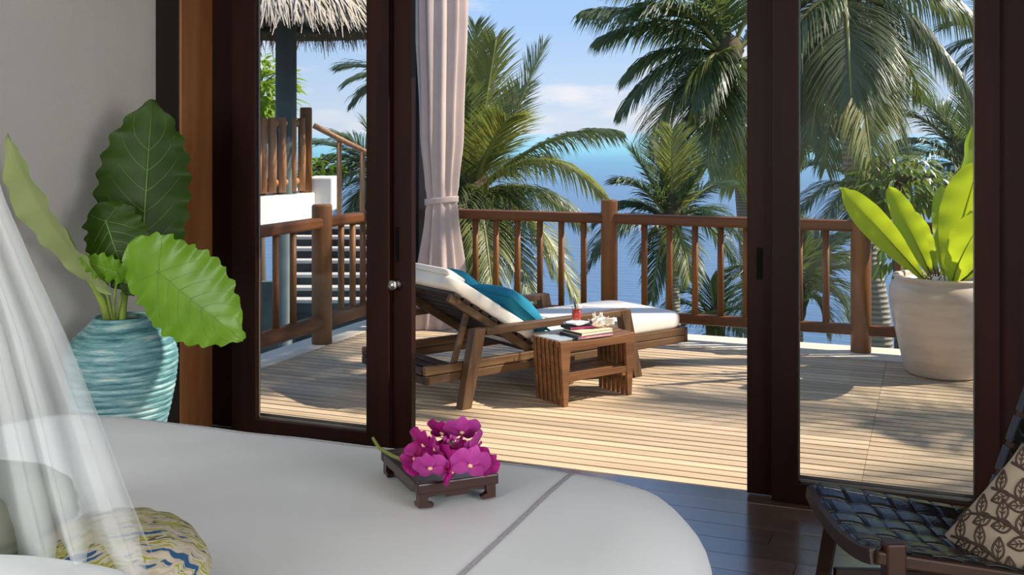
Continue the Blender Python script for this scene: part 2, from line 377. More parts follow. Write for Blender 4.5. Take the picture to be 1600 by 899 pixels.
# slope and sea
def slope(u, v):
    x = -40+80*u; y = 7.95+26*v
    z = -1.2-9.5*v**.8 + .5*noise.noise(Vector((x*.2, y*.2, 0)))*min(1, v*8) - 1.5*(v > .97)
    return Vector((x, y, z))
M['earth'] = plain('earth', (.10, .11, .045), .95, var=.4, vscale=.8)
hl = MB().grid(slope, 40, 20).build('ground_slope', M['earth'], None, True); tag(hl, 'shrubby slope falling from the deck to the shore', 'slope', kind='structure')
def seamat():
    m, t, b, o = mat('sea_water')
    x = N(t, 'ShaderNodeTexCoord'); sx = N(t, 'ShaderNodeSeparateXYZ'); t.links.new(x.outputs['Object'], sx.inputs[0])
    # distance off shore, waved a little: deep blue, then the pale reef flat, then open sea paled by haze put into the colour
    vl = N(t, 'ShaderNodeVectorMath', operation='LENGTH'); t.links.new(x.outputs['Object'], vl.inputs[0])
    lg = N(t, 'ShaderNodeMath', operation='LOGARITHM'); lg.inputs[1].default_value = 10; t.links.new(vl.outputs['Value'], lg.inputs[0])
    n0 = N(t, 'ShaderNodeTexNoise'); n0.inputs['Scale'].default_value = .0045; n0.inputs['Detail'].default_value = 3; t.links.new(x.outputs['Object'], n0.inputs[0])
    ml = N(t, 'ShaderNodeMath', operation='MULTIPLY_ADD'); ml.inputs[1].default_value = .22; t.links.new(n0.outputs[0], ml.inputs[0]); t.links.new(lg.outputs[0], ml.inputs[2])
    mr = N(t, 'ShaderNodeMapRange'); mr.inputs[1].default_value = 1.5; mr.inputs[2].default_value = 4.5; t.links.new(ml.outputs[0], mr.inputs[0])
    r = ramp(t, [(.0, (.075, .145, .235)), (.24, (.085, .165, .27)), (.32, (.095, .19, .295)), (.40, (.11, .27, .36)), (.48, (.16, .42, .47)), (.58, (.25, .48, .53)), (.80, (.32, .48, .55)), (1, (.38, .47, .54))])
    t.links.new(mr.outputs[0], r.inputs[0]); t.links.new(r.outputs[0], b.inputs['Base Color'])
    b.inputs['Roughness'].default_value = .30; b.inputs['Specular IOR Level'].default_value = .12
    n = N(t, 'ShaderNodeTexNoise'); n.inputs['Scale'].default_value = 1.1; n.inputs['Detail'].default_value = 5
    mp = N(t, 'ShaderNodeMapping'); mp.inputs['Scale'].default_value = (.35, 1, 1); mp.inputs['Rotation'].default_value = (0, 0, radians(18))
    t.links.new(x.outputs['Object'], mp.inputs[0]); t.links.new(mp.outputs[0], n.inputs[0])
    u = N(t, 'ShaderNodeBump'); u.inputs['Strength'].default_value = .9; u.inputs['Distance'].default_value = .35
    t.links.new(n.outputs[0], u.inputs['Height']); t.links.new(u.outputs[0], b.inputs['Normal'])
    return m
sea = MB().add([(-30000, -30000, 0), (30000, -30000, 0), (30000, 30000, 0), (-30000, 30000, 0)], [(0, 1, 2, 3)]).build('sea', seamat())
sea.location = (0, 0, -9.6); tag(sea, 'calm blue sea turning turquoise towards the horizon', 'sea', kind='structure')

# ------------------------------------------------------------------ railings
def railing(name, label, origin, rz, posts, bal, ends, lower_mat):
    """runs along local x"""
    t = thing(name, label, 'railing', origin, rz)
    for (p, h, r) in posts:
        MB().tube([(p, 0, 0), (p, 0, h*.5), (p, 0, h-.012), (p, 0, h)], [r, r, r, r*.92], 20).build('post', M['post'], t, True, bevel=0)
    for (a, b) in ends:
        MB().beam((a, 0, .862), (b, 0, .862), .09, .076).build('top_rail', M['rail'], t, bevel=.018)
        if lower_mat == 'round':
            MB().tube([(a, 0, .155), (b, 0, .155)], .055, 16).build('lower_rail', M['rail'], t, True)
        else:
            MB().beam((a, 0, .150), (b, 0, .150), .07, .072).build('lower_rail', M['rail'], t, bevel=.015)
    me = MB().tube([(0, 0, .18), (0, 0, .83)], .0235, 12).mesh('baluster', M['railv'], True)
    for p in bal: link('baluster', me, t, (p, 0, 0))
    return t
def railx(px): # x on the front railing line
    return pxx(px, 7.65)
f0 = -4.05
posts = [(railx(952)-f0, 1.0, .062), (railx(1345)-f0, .93, .068), (railx(1345)-f0+1.72, .95, .066)]
bal = [railx(p)-f0 for p in (645, 680, 711, 743, 775, 808.6, 843.7, 877, 912, 1007, 1046, 1086, 1126, 1166, 1207, 1249, 1290.5, 1404, 1448, 1494, 1541, 1590)]
railing('railing', 'round-post timber railing along the sea side of the deck', (f0, 7.65, 0), 0, posts, bal,
        [(.065, posts[0][0]), (posts[0][0], posts[1][0]), (posts[1][0], posts[1][0]+1.75)], 'flat')
def left_y(px):
    k = (px-800)/F      # (CY*x+SY*y) = k*(-SY*x+CY*y)
    x = -4.05
    return (-CY*x - k*SY*x)/(SY - k*CY)
ly = [left_y(p) for p in (431, 458)]; lz = [left_y(p) for p in (533, 551, 567)]
rl = railing('railing', 'round-post timber railing on the left side of the deck, with a thick round lower rail', (-4.05, 4.75, 0), radians(90),
        [(left_y(503)-4.75, .99, .072), (7.65-4.75, .99, .06)],
        [v-4.75 for v in ly+lz] + [.35, .62, .85, left_y(403)-4.75], [(0, left_y(503)-4.75), (left_y(503)-4.75, 7.65-4.75)], 'round')

# dark timber post and tied curtain at the deck corner
pp = at(646, 400, 8.45)
po = MB().span((-.095, -.095, 0), (.095, .095, 3.2)).build('timber_post', M['dark'], bevel=.006); po.location = (pp.x, pp.y, 0)
tag(po, 'square black timber post at the deck corner behind the curtain', 'post', kind='structure')
bm_ = MB().span((-4.0, 4.52, 3.2), (-3.72, 7.62, 3.36)).build('roof_beam', M['dark']); tag(bm_, 'dark timber beam from the house to the corner post', 'beam', kind='structure')
pc = at(690, 400, 8.15)
ct = thing('curtain', 'pale pink outdoor curtain gathered with a tieback at the deck corner', 'curtain', (pc.x, pc.y, 0))
def drape(u, v):
    z = 3.15*u; 
    prof = [(0, .165, .13), (.35, .150, .115), (.93, .095, .085), (.99, .092, .082), (1.06, .097, .086), (1.5, .125, .11), (2.5, .150, .125), (3.15, .160, .13)]
    for (a, b) in zip(prof, prof[1:]):
        if a[0] <= z <= b[0]+1e-6:
            k = (z-a[0])/(b[0]-a[0]); k = k*k*(3-2*k); rx = a[1]+(b[1]-a[1])*k; ry = a[2]+(b[2]-a[2])*k; break
    an = 2*pi*v
    dp = .17 if not .93 < z < 1.06 else .10
    w = 1 + dp*sin(11*an + .5*sin(z*1.3)) + .06*sin(5*an+z)
    cx = -.01+ .02*sin(z*.9)
    return Vector((cx + rx*w*cos(an)*CY - ry*w*sin(an)*-SY, rx*w*cos(an)*SY + ry*w*sin(an)*CY, z+.004))
MB().grid(drape, 70, 150, True).build('drape', M['curt'], ct, True)
tb = MB().grid(lambda u, v: Vector(((.104*1.02)*cos(2*pi*v)*CY + .094*sin(2*pi*v)*SY, .104*cos(2*pi*v)*SY + .094*sin(2*pi*v)*CY, .955+.05*u + .012*cos(2*pi*v))), 4, 40, True)
tb.build('tieback', M['curt'], ct, True, solid=.008)
MB().tube([(-.2, 0, 3.16), (.2, 0, 3.16)], .012, 8).build('curtain_rod', M['black'], ct)
MB().tube([(-.2, 0, 3.16), (-.24, 0, 3.28)], .01, 8).build('rod_hanger', M['black'], ct)
# ------------------------------------------------------------------ sun lounger (local x towards the foot, y towards the railing side)
def pillow_mb(w, h, t, n=22, sag=0, pinch=.06, seed=0, pw=2.6):
    mb = MB()
    def surf(sg):
        def f(u, v):
            a, b = 2*u-1, 2*v-1
            px = a*w/2*(1-pinch*(1-b*b)) if abs(a) > 0 else 0; py = b*h/2*(1-pinch*(1-a*a))
            th = t/2*max(0, (1-abs(a)**pw))**.55*max(0, (1-abs(b)**pw))**.55
            th *= 1+.07*noise.noise(Vector((a*2.2+seed, b*2.2, sg)))
            return Vector((px, py, sg*th))
        return f
    mb.grid(surf(1), n, n); mb.grid(surf(-1), n, n)
    return mb
def pillow_build(name, mb, m, parent=None):
    me = mb.mesh(name, m, True); bm = bmesh.new(); bm.from_mesh(me)
    bmesh.ops.remove_doubles(bm, verts=bm.verts, dist=1e-5); bmesh.ops.recalc_face_normals(bm, faces=bm.faces)
    for f in bm.faces: f.smooth = True
    bm.to_mesh(me); bm.free()
    return link(name, me, parent)
def slab_mb(c, d, r=.03, n=1):
    """upholstered slab with puffed edges"""
    mb = MB(); nu, nv, k = 14, 14, 0
    a, b, h = d[0]/2, d[1]/2, d[2]/2
    def f(u, v):
        # u: around profile from bottom centre to top centre ; v: around the plan
        an = 2*pi*v; cx, sn = cos(an), sin(an); p = 9
        s = 1/((abs(cx)**p+abs(sn)**p)**(1/p)); 
        if u < .25: q, z = u/.25*(1-.0), -h
        elif u > .75: q, z = (1-u)/.25, h
        else:
            th = (u-.25)/.5*pi - pi/2; q = 1; z = h*math.copysign(abs(sin(th))**.62, th)
            off = r*(max(0, cos(th))**.62-1)
            return Vector((c[0]+cx*s*(a+off), c[1]+sn*s*(b+off), c[2]+z))
        return Vector((c[0]+cx*s*(a-r)*q, c[1]+sn*s*(b-r)*q, c[2]+z))
    return mb.grid(f, 24, 72, True)
LA = radians(58.5)
lo = thing('sun_lounger', 'teak sun lounger with cream mattress and raised back beside the railing', 'sun lounger', (-2.378, 5.286, 0), LA)
Wd = .70
U0, U1 = -.23, 1.74
for v0, nm in ((.03, 0), (Wd+.03-.03, 1)):
    for z0 in (.148, .198):
        MB().span((U0, v0, z0), (U1, v0+.032, z0+.046)).build('side_rail', M['loung'], lo, bevel=.004)
MB().span((U1-.001, .03, .148), (U1+.03, .03+Wd, .244)).build('foot_rail', M['loung'], lo, bevel=.004)
for u in (U0+.015, U0+.10, U0+.19):
    MB().span((u-.028, .062, .20), (u+.028, Wd, .225)).build('cross_slat', M['lound'], lo, bevel=.003)
MB().span((U0, .03, .148), (U0+.03, Wd+.03, .19)).build('cross_slat', M['lound'], lo, bevel=.003)
for i in range(14):
    u = .56+i*.088
    MB().span((u-.028, .062, .222), (u+.028, Wd, .240)).build('seat_slat', M['lound'], lo, bevel=.003)
BA = radians(32)   # back angle
bp = Vector((.50, 0, .25)); bu = Vector((-cos(BA), 0, sin(BA))); bn = Vector((sin(BA), 0, cos(BA)))
Rb = Matrix((bu, Vector((0, 1, 0)), bn)).transposed()
BL = .66
for v in (.05, Wd-.02):
    MB().box(bp+bu*BL/2+Vector((0, v+.015, 0)), (BL, .03, .045), Rb).build('back_rail', M['loung'], lo, bevel=.003)
for i in range(9):
    MB().box(bp+bu*(.04+i*.0735)+bn*.030+Vector((0, .03+Wd/2, 0)), (.052, Wd-.02, .018), Rb).build('back_slat', M['lound'], lo, bevel=.003)
for v in (.09, Wd-.06):
    MB().beam((-.02, v, .20), bp+bu*.50+Vector((0, v, -.02)), .02, .035).build('prop_strut', M['loung'], lo, bevel=.003)
MB().beam((-.02, .06, .212), (-.02, Wd, .212), .025, .025).build('prop_bar', M['loung'], lo)
# mattress: seat, foot and back sections
slab_mb((1.335-.0, .03+Wd/2, .292), (.83, Wd+.0, .10), .035).build('mattress_foot', M['matt'], lo, True)
slab_mb((.715, .03+Wd/2, .290), (.41, Wd+.0, .096), .035).build('mattress_seat', M['matt'], lo, True)
mb = slab_mb((0, 0, 0), (.70, Wd, .075), .028)
for p in mb.v: p[:] = Rb @ p + bp + bu*.355 + bn*.078 + Vector((0, .03+Wd/2, 0))
mb.build('mattress_back', M['matt'], lo, True)
mb = slab_mb((0, 0, 0), (.15, Wd-.16, .034), .016)
for p in mb.v: p[:] = Rb @ p + bp + bu*.64 + bn*.130 + Vector((0, .03+Wd/2, 0))
mb.build('head_roll', M['matt'], lo, True)
# arm frames: splayed legs joined by a long flat arm
for v in (-.035, Wd+.055):
    def lg(u0, u1, nm):
        MB().prism([(u0-.035, v, 0), (u0+.03, v, 0), (u1+.04, v, .425), (u1-.04, v, .425)], (0, .06, 0)).build('leg', M['lounv'], lo, bevel=.004)
    lg(-.005, .085, 0); lg(1.275, 1.165, 1)
    MB().span((.125, v-.004, .386), (1.125, v+.064, .425)).build('armrest', M['loung'], lo, bevel=.004)
def inlo(u, v, z): 
    c, s = cos(LA), sin(LA); return Vector((-2.378+c*u-s*v, 5.286+s*u+c*v, z))
# teal cushions leaning on the back
for (uu, vv, lab, w, h) in ((.46, .21, 'teal scatter cushion on the lounger, the nearer and lower of the two', .40, .37), (.35, .56, 'teal scatter cushion half hidden behind the other one on the lounger', .37, .34)):
    mb = pillow_mb(w, h, .18, seed=uu*9)
    tilt = radians(36)
    R = Matrix.Rotation(LA, 3, 'Z') @ Matrix.Rotation(tilt, 3, 'Y') @ Matrix.Rotation(radians(8 if vv < .4 else -5), 3, 'Z')
    o = pillow_build('cushion', mb, M['teal'])
    o.location = inlo(uu, vv, .475 if vv < .4 else .555); o.rotation_euler = R.to_euler()
    tag(o, lab, 'cushion', 'teal cushions on the lounger')
    rim = []
    for k in range(80):
        an = 2*pi*k/80; q = 1/max(abs(cos(an)), abs(sin(an))); a, bb = cos(an)*q, sin(an)*q
        rim.append((a*w/2*(1-.06*(1-bb*bb)), bb*h/2*(1-.06*(1-a*a)), 0))
    MB().tube(rim+[rim[0]], .005, 6).build('piping', M['teal'], o, True)

# ------------------------------------------------------------------ slatted side table (local x along the slats)
TA = radians(56.5)
tt = thing('side_table', 'small slatted teak side table in front of the lounger', 'side table', (-1.880, 5.495, 0), TA)
TL, TH, TW, ns_ = .50, .357, .26, 7
pit = (TW+.016)/ns_
for i in range(ns_):
    v = i*pit
    poly = [(.005, 0), (.035, 0), (.052, .302), (TL-.052, .302), (TL-.035, 0), (TL-.005, 0), (TL+.020, TH), (TL*.75, TH-.008), (TL*.5, TH-.011), (TL*.25, TH-.008), (-.020, TH)]
    MB().prism([(a, v, b) for a, b in poly], (0, pit-.016, 0)).build('slat_frame', M['table'], tt, bevel=.003)
    if i % 1 == 0:
        MB().span((.038, v+.002, .135), (TL-.038, v+pit-.018, .170)).build('shelf_slat', M['table'], tt, bevel=.002)
for u in (.06, TL-.06):
    MB().span((u-.012, .004, .305), (u+.012, TW-.004, .328)).build('spacer_rod', M['table'], tt)
    MB().span((u-.012, .004, .118), (u+.012, TW-.004, .136)).build('spacer_rod', M['table'], tt)
def intab(u, v, z):
    c, s = cos(TA), sin(TA); return Vector((-1.880+c*u-s*v, 5.495+s*u+c*v, z))
M['paper'] = plain('book_paper', (.80, .72, .58), .9)
M['pinkp'] = plain('pink_page_edge', (.80, .36, .42), .8, var=.2, vscale=60)
M['cblk'] = plain('black_cover', (.025, .024, .028), .4)
M['cgrey'] = plain('slate_cover', (.10, .11, .12), .45)
M['cpink'] = plain('magenta_cover', (.62, .06, .25), .4)
M['ccream'] = plain('cream_cover', (.78, .62, .40), .5)
M['cglare'] = plain('pale_blue_glare', (.42, .50, .53), .22)
def book(label, u, v, z, w, d, h, rot, cover, pages, spine):
    b = thing('book', label, 'book', intab(u, v, z), TA+rot, 'books on the side table')
    MB().span((-w/2, -d/2, 0), (w/2, d/2, .003)).build('cover', cover, b); MB().span((-w/2, -d/2, h-.003), (w/2, d/2, h)).build('cover', cover, b)
    MB().span((-w/2, -d/2, .003), (-w/2+.004, d/2, h-.003)).build('spine', spine, b)
    MB().span((-w/2+.004, -d/2+.003, .003), (w/2-.004, d/2-.003, h-.003)).build('pages', pages, b)
    return b
ZT_ = TH-.004
book('pink-edged book at the bottom of the stack on the side table', .245, .100, ZT_, .25, .175, .020, radians(-3), M['cgrey'], M['pinkp'], M['cblk'])
book('cream paperback on top of the pink-edged book', .250, .095, ZT_+.020, .235, .160, .018, radians(2), M['ccream'], M['paper'], M['cblk'])
book('thin black and magenta book under the white saucer', .225, .150, ZT_+.038, .17, .115, .018, radians(-10), M['cblk'], M['cpink'], M['cblk'])
b_ = book('pale blue-grey flat sheet for the glare on the left end of the side table', .055, .140, ZT_, .12, .19, .006, radians(4), M['cglare'], M['paper'], M['cglare'])  # added sheet whose colour stands in for glare on the table top
M['china'] = plain('white_china', (.86, .84, .80), .25)
zs = ZT_+.056
sa = MB()
def plate(u, v):
    an = 2*pi*v; c_, s_ = cos(an), sin(an); q = 1/((abs(c_)**5+abs(s_)**5)**.2)
    R_ = [0, .035, .058, .066, .064, .052, .034, 0][min(7, round(u*7))]; z = [.004, .004, .007, .013, .011, .004, .0, .0][min(7, round(u*7))]
    return Vector((c_*q*R_, s_*q*R_, z))
so = sa.grid(plate, 7, 40, True).build('saucer', M['china'], None, True); so.location = intab(.215, .155, zs); so.rotation_euler = (0, 0, TA+.3)
tag(so, 'square white saucer under the drink glass', 'saucer')
M['gl2'] = glassmat('tumbler_glass', (.96, .97, .97), 1.4)
mj, t_, bj, _ = mat('red_juice'); bj.inputs['Base Color'].default_value = (.62, .07, .045, 1); bj.inputs['Roughness'].default_value = .25
gz = zs+.0055
gp = intab(.215, .155, gz)
g = thing('juice_glass', 'tall glass of red juice with stirrers on the white saucer', 'glass', gp)
MB().lathe([(0, .001), (.021, 0), (.022, .004), (.020, .012), (.024, .02), (.0275, .04), (.027, .10), (.0258, .10), (.0262, .04), (.0228, .021), (0, .018)], 28).build('tumbler', M['gl2'], g, True)
MB().lathe([(0, .0185), (.022, .0215), (.0258, .04), (.0255, .082), (0, .082)], 28).build('juice', mj, g, True)
M['straw'] = plain('dark_stirrer', (.03, .035, .04), .5); M['lemon'] = plain('citrus_yellow', (.62, .58, .10), .5)
MB().tube([(.004, .004, .03), (-.026, .012, .145)], .003, 6).build('stirrer', M['straw'], g); MB().tube([(.002, .0, .03), (-.018, .018, .15)], .003, 6).build('stirrer', M['straw'], g)
MB().tube([(.004, -.006, .04), (.008, -.002, .148)], .004, 6).build('lemongrass_stalk', M['lemon'], g)
wp = MB().lathe([(0, -.012), (.012, -.010), (.016, 0), (.012, .010), (0, .012)], 12, (.020, -.01, .098)).build('frangipani_garnish', M['china'], g, True)
# spiny white shell
sh = thing('conch_shell', 'spiny white conch shell resting on the cream paperback', 'shell', intab(.325, .080, ZT_+.038), TA)
M['shell'] = plain('shell_white', (.80, .74, .64), .5, bump=.4, bscale=120, var=.15, vscale=40)
def shf(u, v):
    t = u; an = 2*pi*v
    r = .036*math.sin(pi*min(1, t*.92+.06))**.7*(1-.35*t) + .002
    rib = 1+.14*sin(9*an+14*t)*sin(pi*t)
    return Vector((-.065+.13*t, r*rib*cos(an), .036+r*rib*sin(an)*.9))
MB().grid(shf, 26, 48, True).build('whorl', M['shell'], sh, True)
for k in range(14):
    t = .12+.05*k; an = k*2.4; r = .030*(1-.35*t)
    b0 = Vector((-.065+.13*t, r*cos(an), .036+r*abs(sin(an)))); d_ = Vector((.15*cos(k), cos(an), abs(sin(an))+.3)).normalized()
    MB().tube([b0, b0+d_*.012, b0+d_*.026+Vector((.004, 0, .002))], [.007, .005, .0012], 7).build('spine', M['shell'], sh, True)
MB().grid(lambda u, v: Vector((.02+.06*u, -.030-.02*sin(pi*u)*v, .012+.045*v)), 8, 6).build('lip', M['shell'], sh, True, solid=.004)

# ------------------------------------------------------------------ big pale pot with bird's nest fern
def potmat():
    m, t, b, o = mat('glazed_cream_pot')
    x = N(t, 'ShaderNodeTexCoord'); mp = N(t, 'ShaderNodeMapping'); mp.inputs['Scale'].default_value = (1.2, 1.2, 7); t.links.new(x.outputs['Object'], mp.inputs[0])
    n = N(t, 'ShaderNodeTexNoise'); n.inputs['Scale'].default_value = 2.2; n.inputs['Detail'].default_value = 4; t.links.new(mp.outputs[0], n.inputs[0])
    r = ramp(t, [(.3, (.62, .49, .37)), (.55, (.72, .61, .49)), (.75, (.78, .68, .56))]); t.links.new(n.outputs[0], r.inputs[0]); t.links.new(r.outputs[0], b.inputs['Base Color'])
    b.inputs['Roughness'].default_value = .28; b.inputs['Specular IOR Level'].default_value = .5
    w = N(t, 'ShaderNodeTexNoise'); w.inputs['Scale'].default_value = 18; t.links.new(mp.outputs[0], w.inputs[0])
    u = N(t, 'ShaderNodeBump'); u.inputs['Strength'].default_value = .05; t.links.new(w.outputs[0], u.inputs['Height']); t.links.new(u.outputs[0], b.inputs['Normal'])
    return m
M['pot'] = potmat(); M['soil'] = plain('dark_soil', (.05, .035, .022), 1, bump=1, bscale=60)
M['fern'] = leafmat('fern_leaf', (.29, .42, .012), (.42, .55, .022), (.62, .74, .02), .45, .38, 3)
M['midrib'] = plain('fern_midrib', (.10, .13, .02), .5)
pf = at(1474, 560, 6.62)
pb = thing('potted_fern', "bird's nest fern in a large cream glazed pot by the railing", 'potted plant', (pf.x, pf.y, 0))
MB().lathe([(0, .002), (.205, .002), (.222, .012), (.232, .04), (.262, .16), (.292, .29), (.312, .40), (.322, .485), (.320, .53), (.306, .565), (.288, .582), (.290, .592), (.300, .602), (.296, .614), (.270, .614), (.262, .600), (.255, .56), (.0, .55)], 72).build('pot', M['pot'], pb, True)
MB().lathe([(0, .575), (.15, .572), (.257, .562)], 32, wob=lambda a, z: .02*sin(7*a)).build('soil', M['soil'], pb, True)
def blade(base, tip, side, wid, bulge, nrm, nu=22, nv=8, prof=None, cup=.25, wave=.02, wf=6, seed=0, tipcurl=0):
    """a leaf blade from base to tip; side = direction across, nrm = its upper side"""
    base, tip = Vector(base), Vector(tip); side = Vector(side).normalized(); nrm = Vector(nrm).normalized()
    prof = prof or (lambda u: (sin(pi*min(1, u**.75))**.75))
    L_ = (tip-base).length
    def mid(u): return base.lerp(tip, u) + nrm*(bulge*4*u*(1-u)) - Vector((0, 0, 1))*tipcurl*u**3
    def f(u, v):
        a = 2*v-1; w = wid*prof(u)
        p = mid(u) + side*a*w + nrm*(cup*w*a*a)
        p = p + nrm*(wave*sin(wf*2*pi*u+seed+1.7*(a > 0))*abs(a)**2)
        return p
    mb = MB().grid(f, nu, nv)
    rib = [mid(u/14.)-nrm*.004 for u in range(15)]
    return mb, rib
def fern_leaf(tip, base_off, wid, bulge, roll=0.0, cup=.28, dz=0.0):
    base = Vector((base_off[0], base_off[1], .575)); tl = tip - Vector((pf.x, pf.y, 0))
    ax = (tl-base).normalized(); out_ = Vector((ax.x, ax.y, 0)).normalized()
    view = Vector((pf.x, pf.y, 0)).normalized()            # leaves open towards the middle of the rosette and the light
    side = ax.cross(Vector((-view.x, -view.y, .25))).normalized()
    side = Matrix.Rotation(roll, 3, ax) @ side
    nrm = side.cross(ax).normalized()
    if nrm.dot(-view) < 0 and abs(roll) < 1: nrm = -nrm
    prof = lambda u: (.16 + .84*sin(pi*.5*min(1, u/.62))**1.3) * (1 if u < .62 else max(0, 1-((u-.62)/.38)**2.4)**.6)
    mb, rib = blade(base, tl, side, wid, bulge, nrm, 30, 8, prof, cup, .010, 5, roll*3)
    lf = mb.build('leaf', M['fern'], pb, True)
    MB().tube(rib, [.007-.0055*i/14 for i in range(15)], 6).build('midrib', M['midrib'], lf, True)
D_ = 6.5
fern_leaf(at(1318, 296, D_-.15), (-.10, -.05), .088, -.03, -.15)
fern_leaf(at(1312, 293, D_+.15), (-.12, .06), .055, .02, .5)
fern_leaf(at(1388, 291, D_+.1), (-.06, .03), .075, .03, .15)
fern_leaf(at(1425, 330, D_+.3), (-.03, .08), .07, .0, -.3)
fern_leaf(at(1532, 252, D_-.25), (.02, -.06), .15, -.06, .15)
fern_leaf(at(1518, 196, D_+.25), (.03, .08), .055, .02, .7)
fern_leaf(at(1570, 300, D_-.1), (.06, -.08), .10, .05, -.2)
fern_leaf(at(1545, 330, D_-.5), (.05, -.10), .11, .06, -.3)
fern_leaf(at(1640, 320, D_), (.10, .02), .09, .04, 0)
fern_leaf(at(1600, 260, D_+.3), (.08, .08), .09, .04, .3)
fern_leaf(at(1470, 290, D_+.5), (.0, .12), .06, .02, 0)
cn = MB().lathe([(0, 0), (.045, 0), (.052, .05), (.046, .05), (.04, .008), (0, .008)], 20).build('plant_pot', M['china'], pb, True); cn.location = (-.02, -.10, .572)
M['twig'] = plain('brown_mulch', (.10, .07, .04), .9)
tw = MB()
for k in range(60):
    a = random.uniform(0, 2*pi); r = random.uniform(0, .10); p = Vector((-.02+r*cos(a), -.06+r*sin(a), .575))
    q = p+Vector((random.uniform(-.05, .05), random.uniform(-.05, .05), random.uniform(.02, .10))); tw.tube([p, q], [.004, .002], 5)
o = tw.build('mulch_twigs', M['twig'], pb); o['kind'] = 'stuff'
# ------------------------------------------------------------------ bed
BX, BY, HA, HB, ZB = -1.64, 1.77, 1.18, 1.06, .615
bed = thing('bed', 'wide bed made up with a smooth white duvet', 'bed', (BX, BY, 0))
MB().span((-HA+.25, -HB+.2, 0.0), (HA-.25, HB-.25, .30)).build('bed_base', M['bedbase'], bed, bevel=.02)
MB().span((-HA+.22, -HB+.2, .30), (HA-.22, HB-.22, .55)).build('mattress', M['white'], bed, bevel=.06)
def top_z(x, y):
    return ZB + .006*noise.noise(Vector((x*1.3, y*1.3, 3))) + .003*noise.noise(Vector((x*5, y*5, 1)))
def duv(u, v):
    a, b = 2*u-1, 2*v-1; m = max(abs(a), abs(b))
    if m < 1e-6: return Vector((0, 0, top_z(0, 0)))
    a1, b1 = a/m, b/m; p = 6.0; s = 1/((abs(a1)**p+abs(b1)**p)**(1/p)); s = 1+(s-1)*min(1, m*1.2)**3
    ang = math.atan2(b1, a1)
    if m < .74: k = m/.74; off = -.24-(1-k)*0; fx = (HA-.20)*k; fy = (HB-.20)*k; dz = -.006*k**6
    elif m < .90:
        th = (m-.74)/.16*pi/2; fx = HA-.20+.20*sin(th); fy = HB-.20+.20*sin(th)
        dz = -.006-.19*(1-cos(th))
    else:
        k = (m-.90)/.10; wv = .020*sin(ang*22)*k + .012*sin(ang*9+1)*k
        fx = HA+.02*k+wv; fy = HB+.02*k+wv; dz = -.196-.33*k
    x, y = a1*s*fx, b1*s*fy
    return Vector((x, y, top_z(x, y)+dz))
dmb = MB().grid(duv, 120, 120); dmb.build('duvet', M['duvet'], bed, True)
from mathutils.bvhtree import BVHTree
bvh = BVHTree.FromPolygons([v[:] for v in dmb.v], dmb.f)
# embroidered border: little grey stitches in a ladder, along the right side and the foot
st = MB(); rnd = random.Random(3)
def stitch_line(p, q, n, wid, full):
    p, q = Vector(p), Vector(q); t = (q-p).normalized(); sd_ = Vector((-t.y, t.x, 0))
    for i in range(n):
        c = p.lerp(q, (i+.5)/n)
        L_ = (q-p).length/n
        bars = ((-.42, 0, .55, .10, 0), (.42, 0, .55, .10, 0), (0, 0, .16, .70, .7), (0, .5, .16, .70, -.7)) if full else ((-.4, 0, .6, .14, 0), (.4, 0, .6, .14, 0))
        for (k, tt_, l_, w_, ro) in bars:
            cc = c + sd_*k*wid + t*tt_*L_
            h = duv_h(cc.x, cc.y)
            R_ = Matrix((t, sd_, Vector((0, 0, 1)))).transposed() @ Matrix.Rotation(ro, 3, 'Z')
            st.box((cc.x, cc.y, h+.0008), (L_*l_, wid*w_, .0022), R_)
def duv_h(x, y):
    hit = bvh.ray_cast(Vector((x, y, 2)), Vector((0, 0, -1)))
    return hit[0].z if hit[0] is not None else ZB
ex_ = -.88-BX; ey_ = 2.65-BY
stitch_line((ex_, -.75, 0), (ex_, ey_, 0), 190, .015, True)
stitch_line((ex_, ey_, 0), (-ex_, ey_, 0), 230, .010, False)
st.build('embroidered_border', M['stitch'], bed)
# piped seam along the far edge of the duvet
sm = [Vector((x, HB-.055, duv_h(x, HB-.055)+.002)) for x in [-.86+1.72*i/60 for i in range(61)]]
MB().tube(sm, .0035, 6).build('piped_seam', M['duvet'], bed, True)

# ------------------------------------------------------------------ orchid tray
tray = thing('wooden_tray', 'small dark wooden footed tray holding the orchid spray on the bed', 'tray', (-1.121, 2.234, .6175), radians(45))
TRA = radians(45.5)
tray.rotation_euler = (0, 0, TRA)
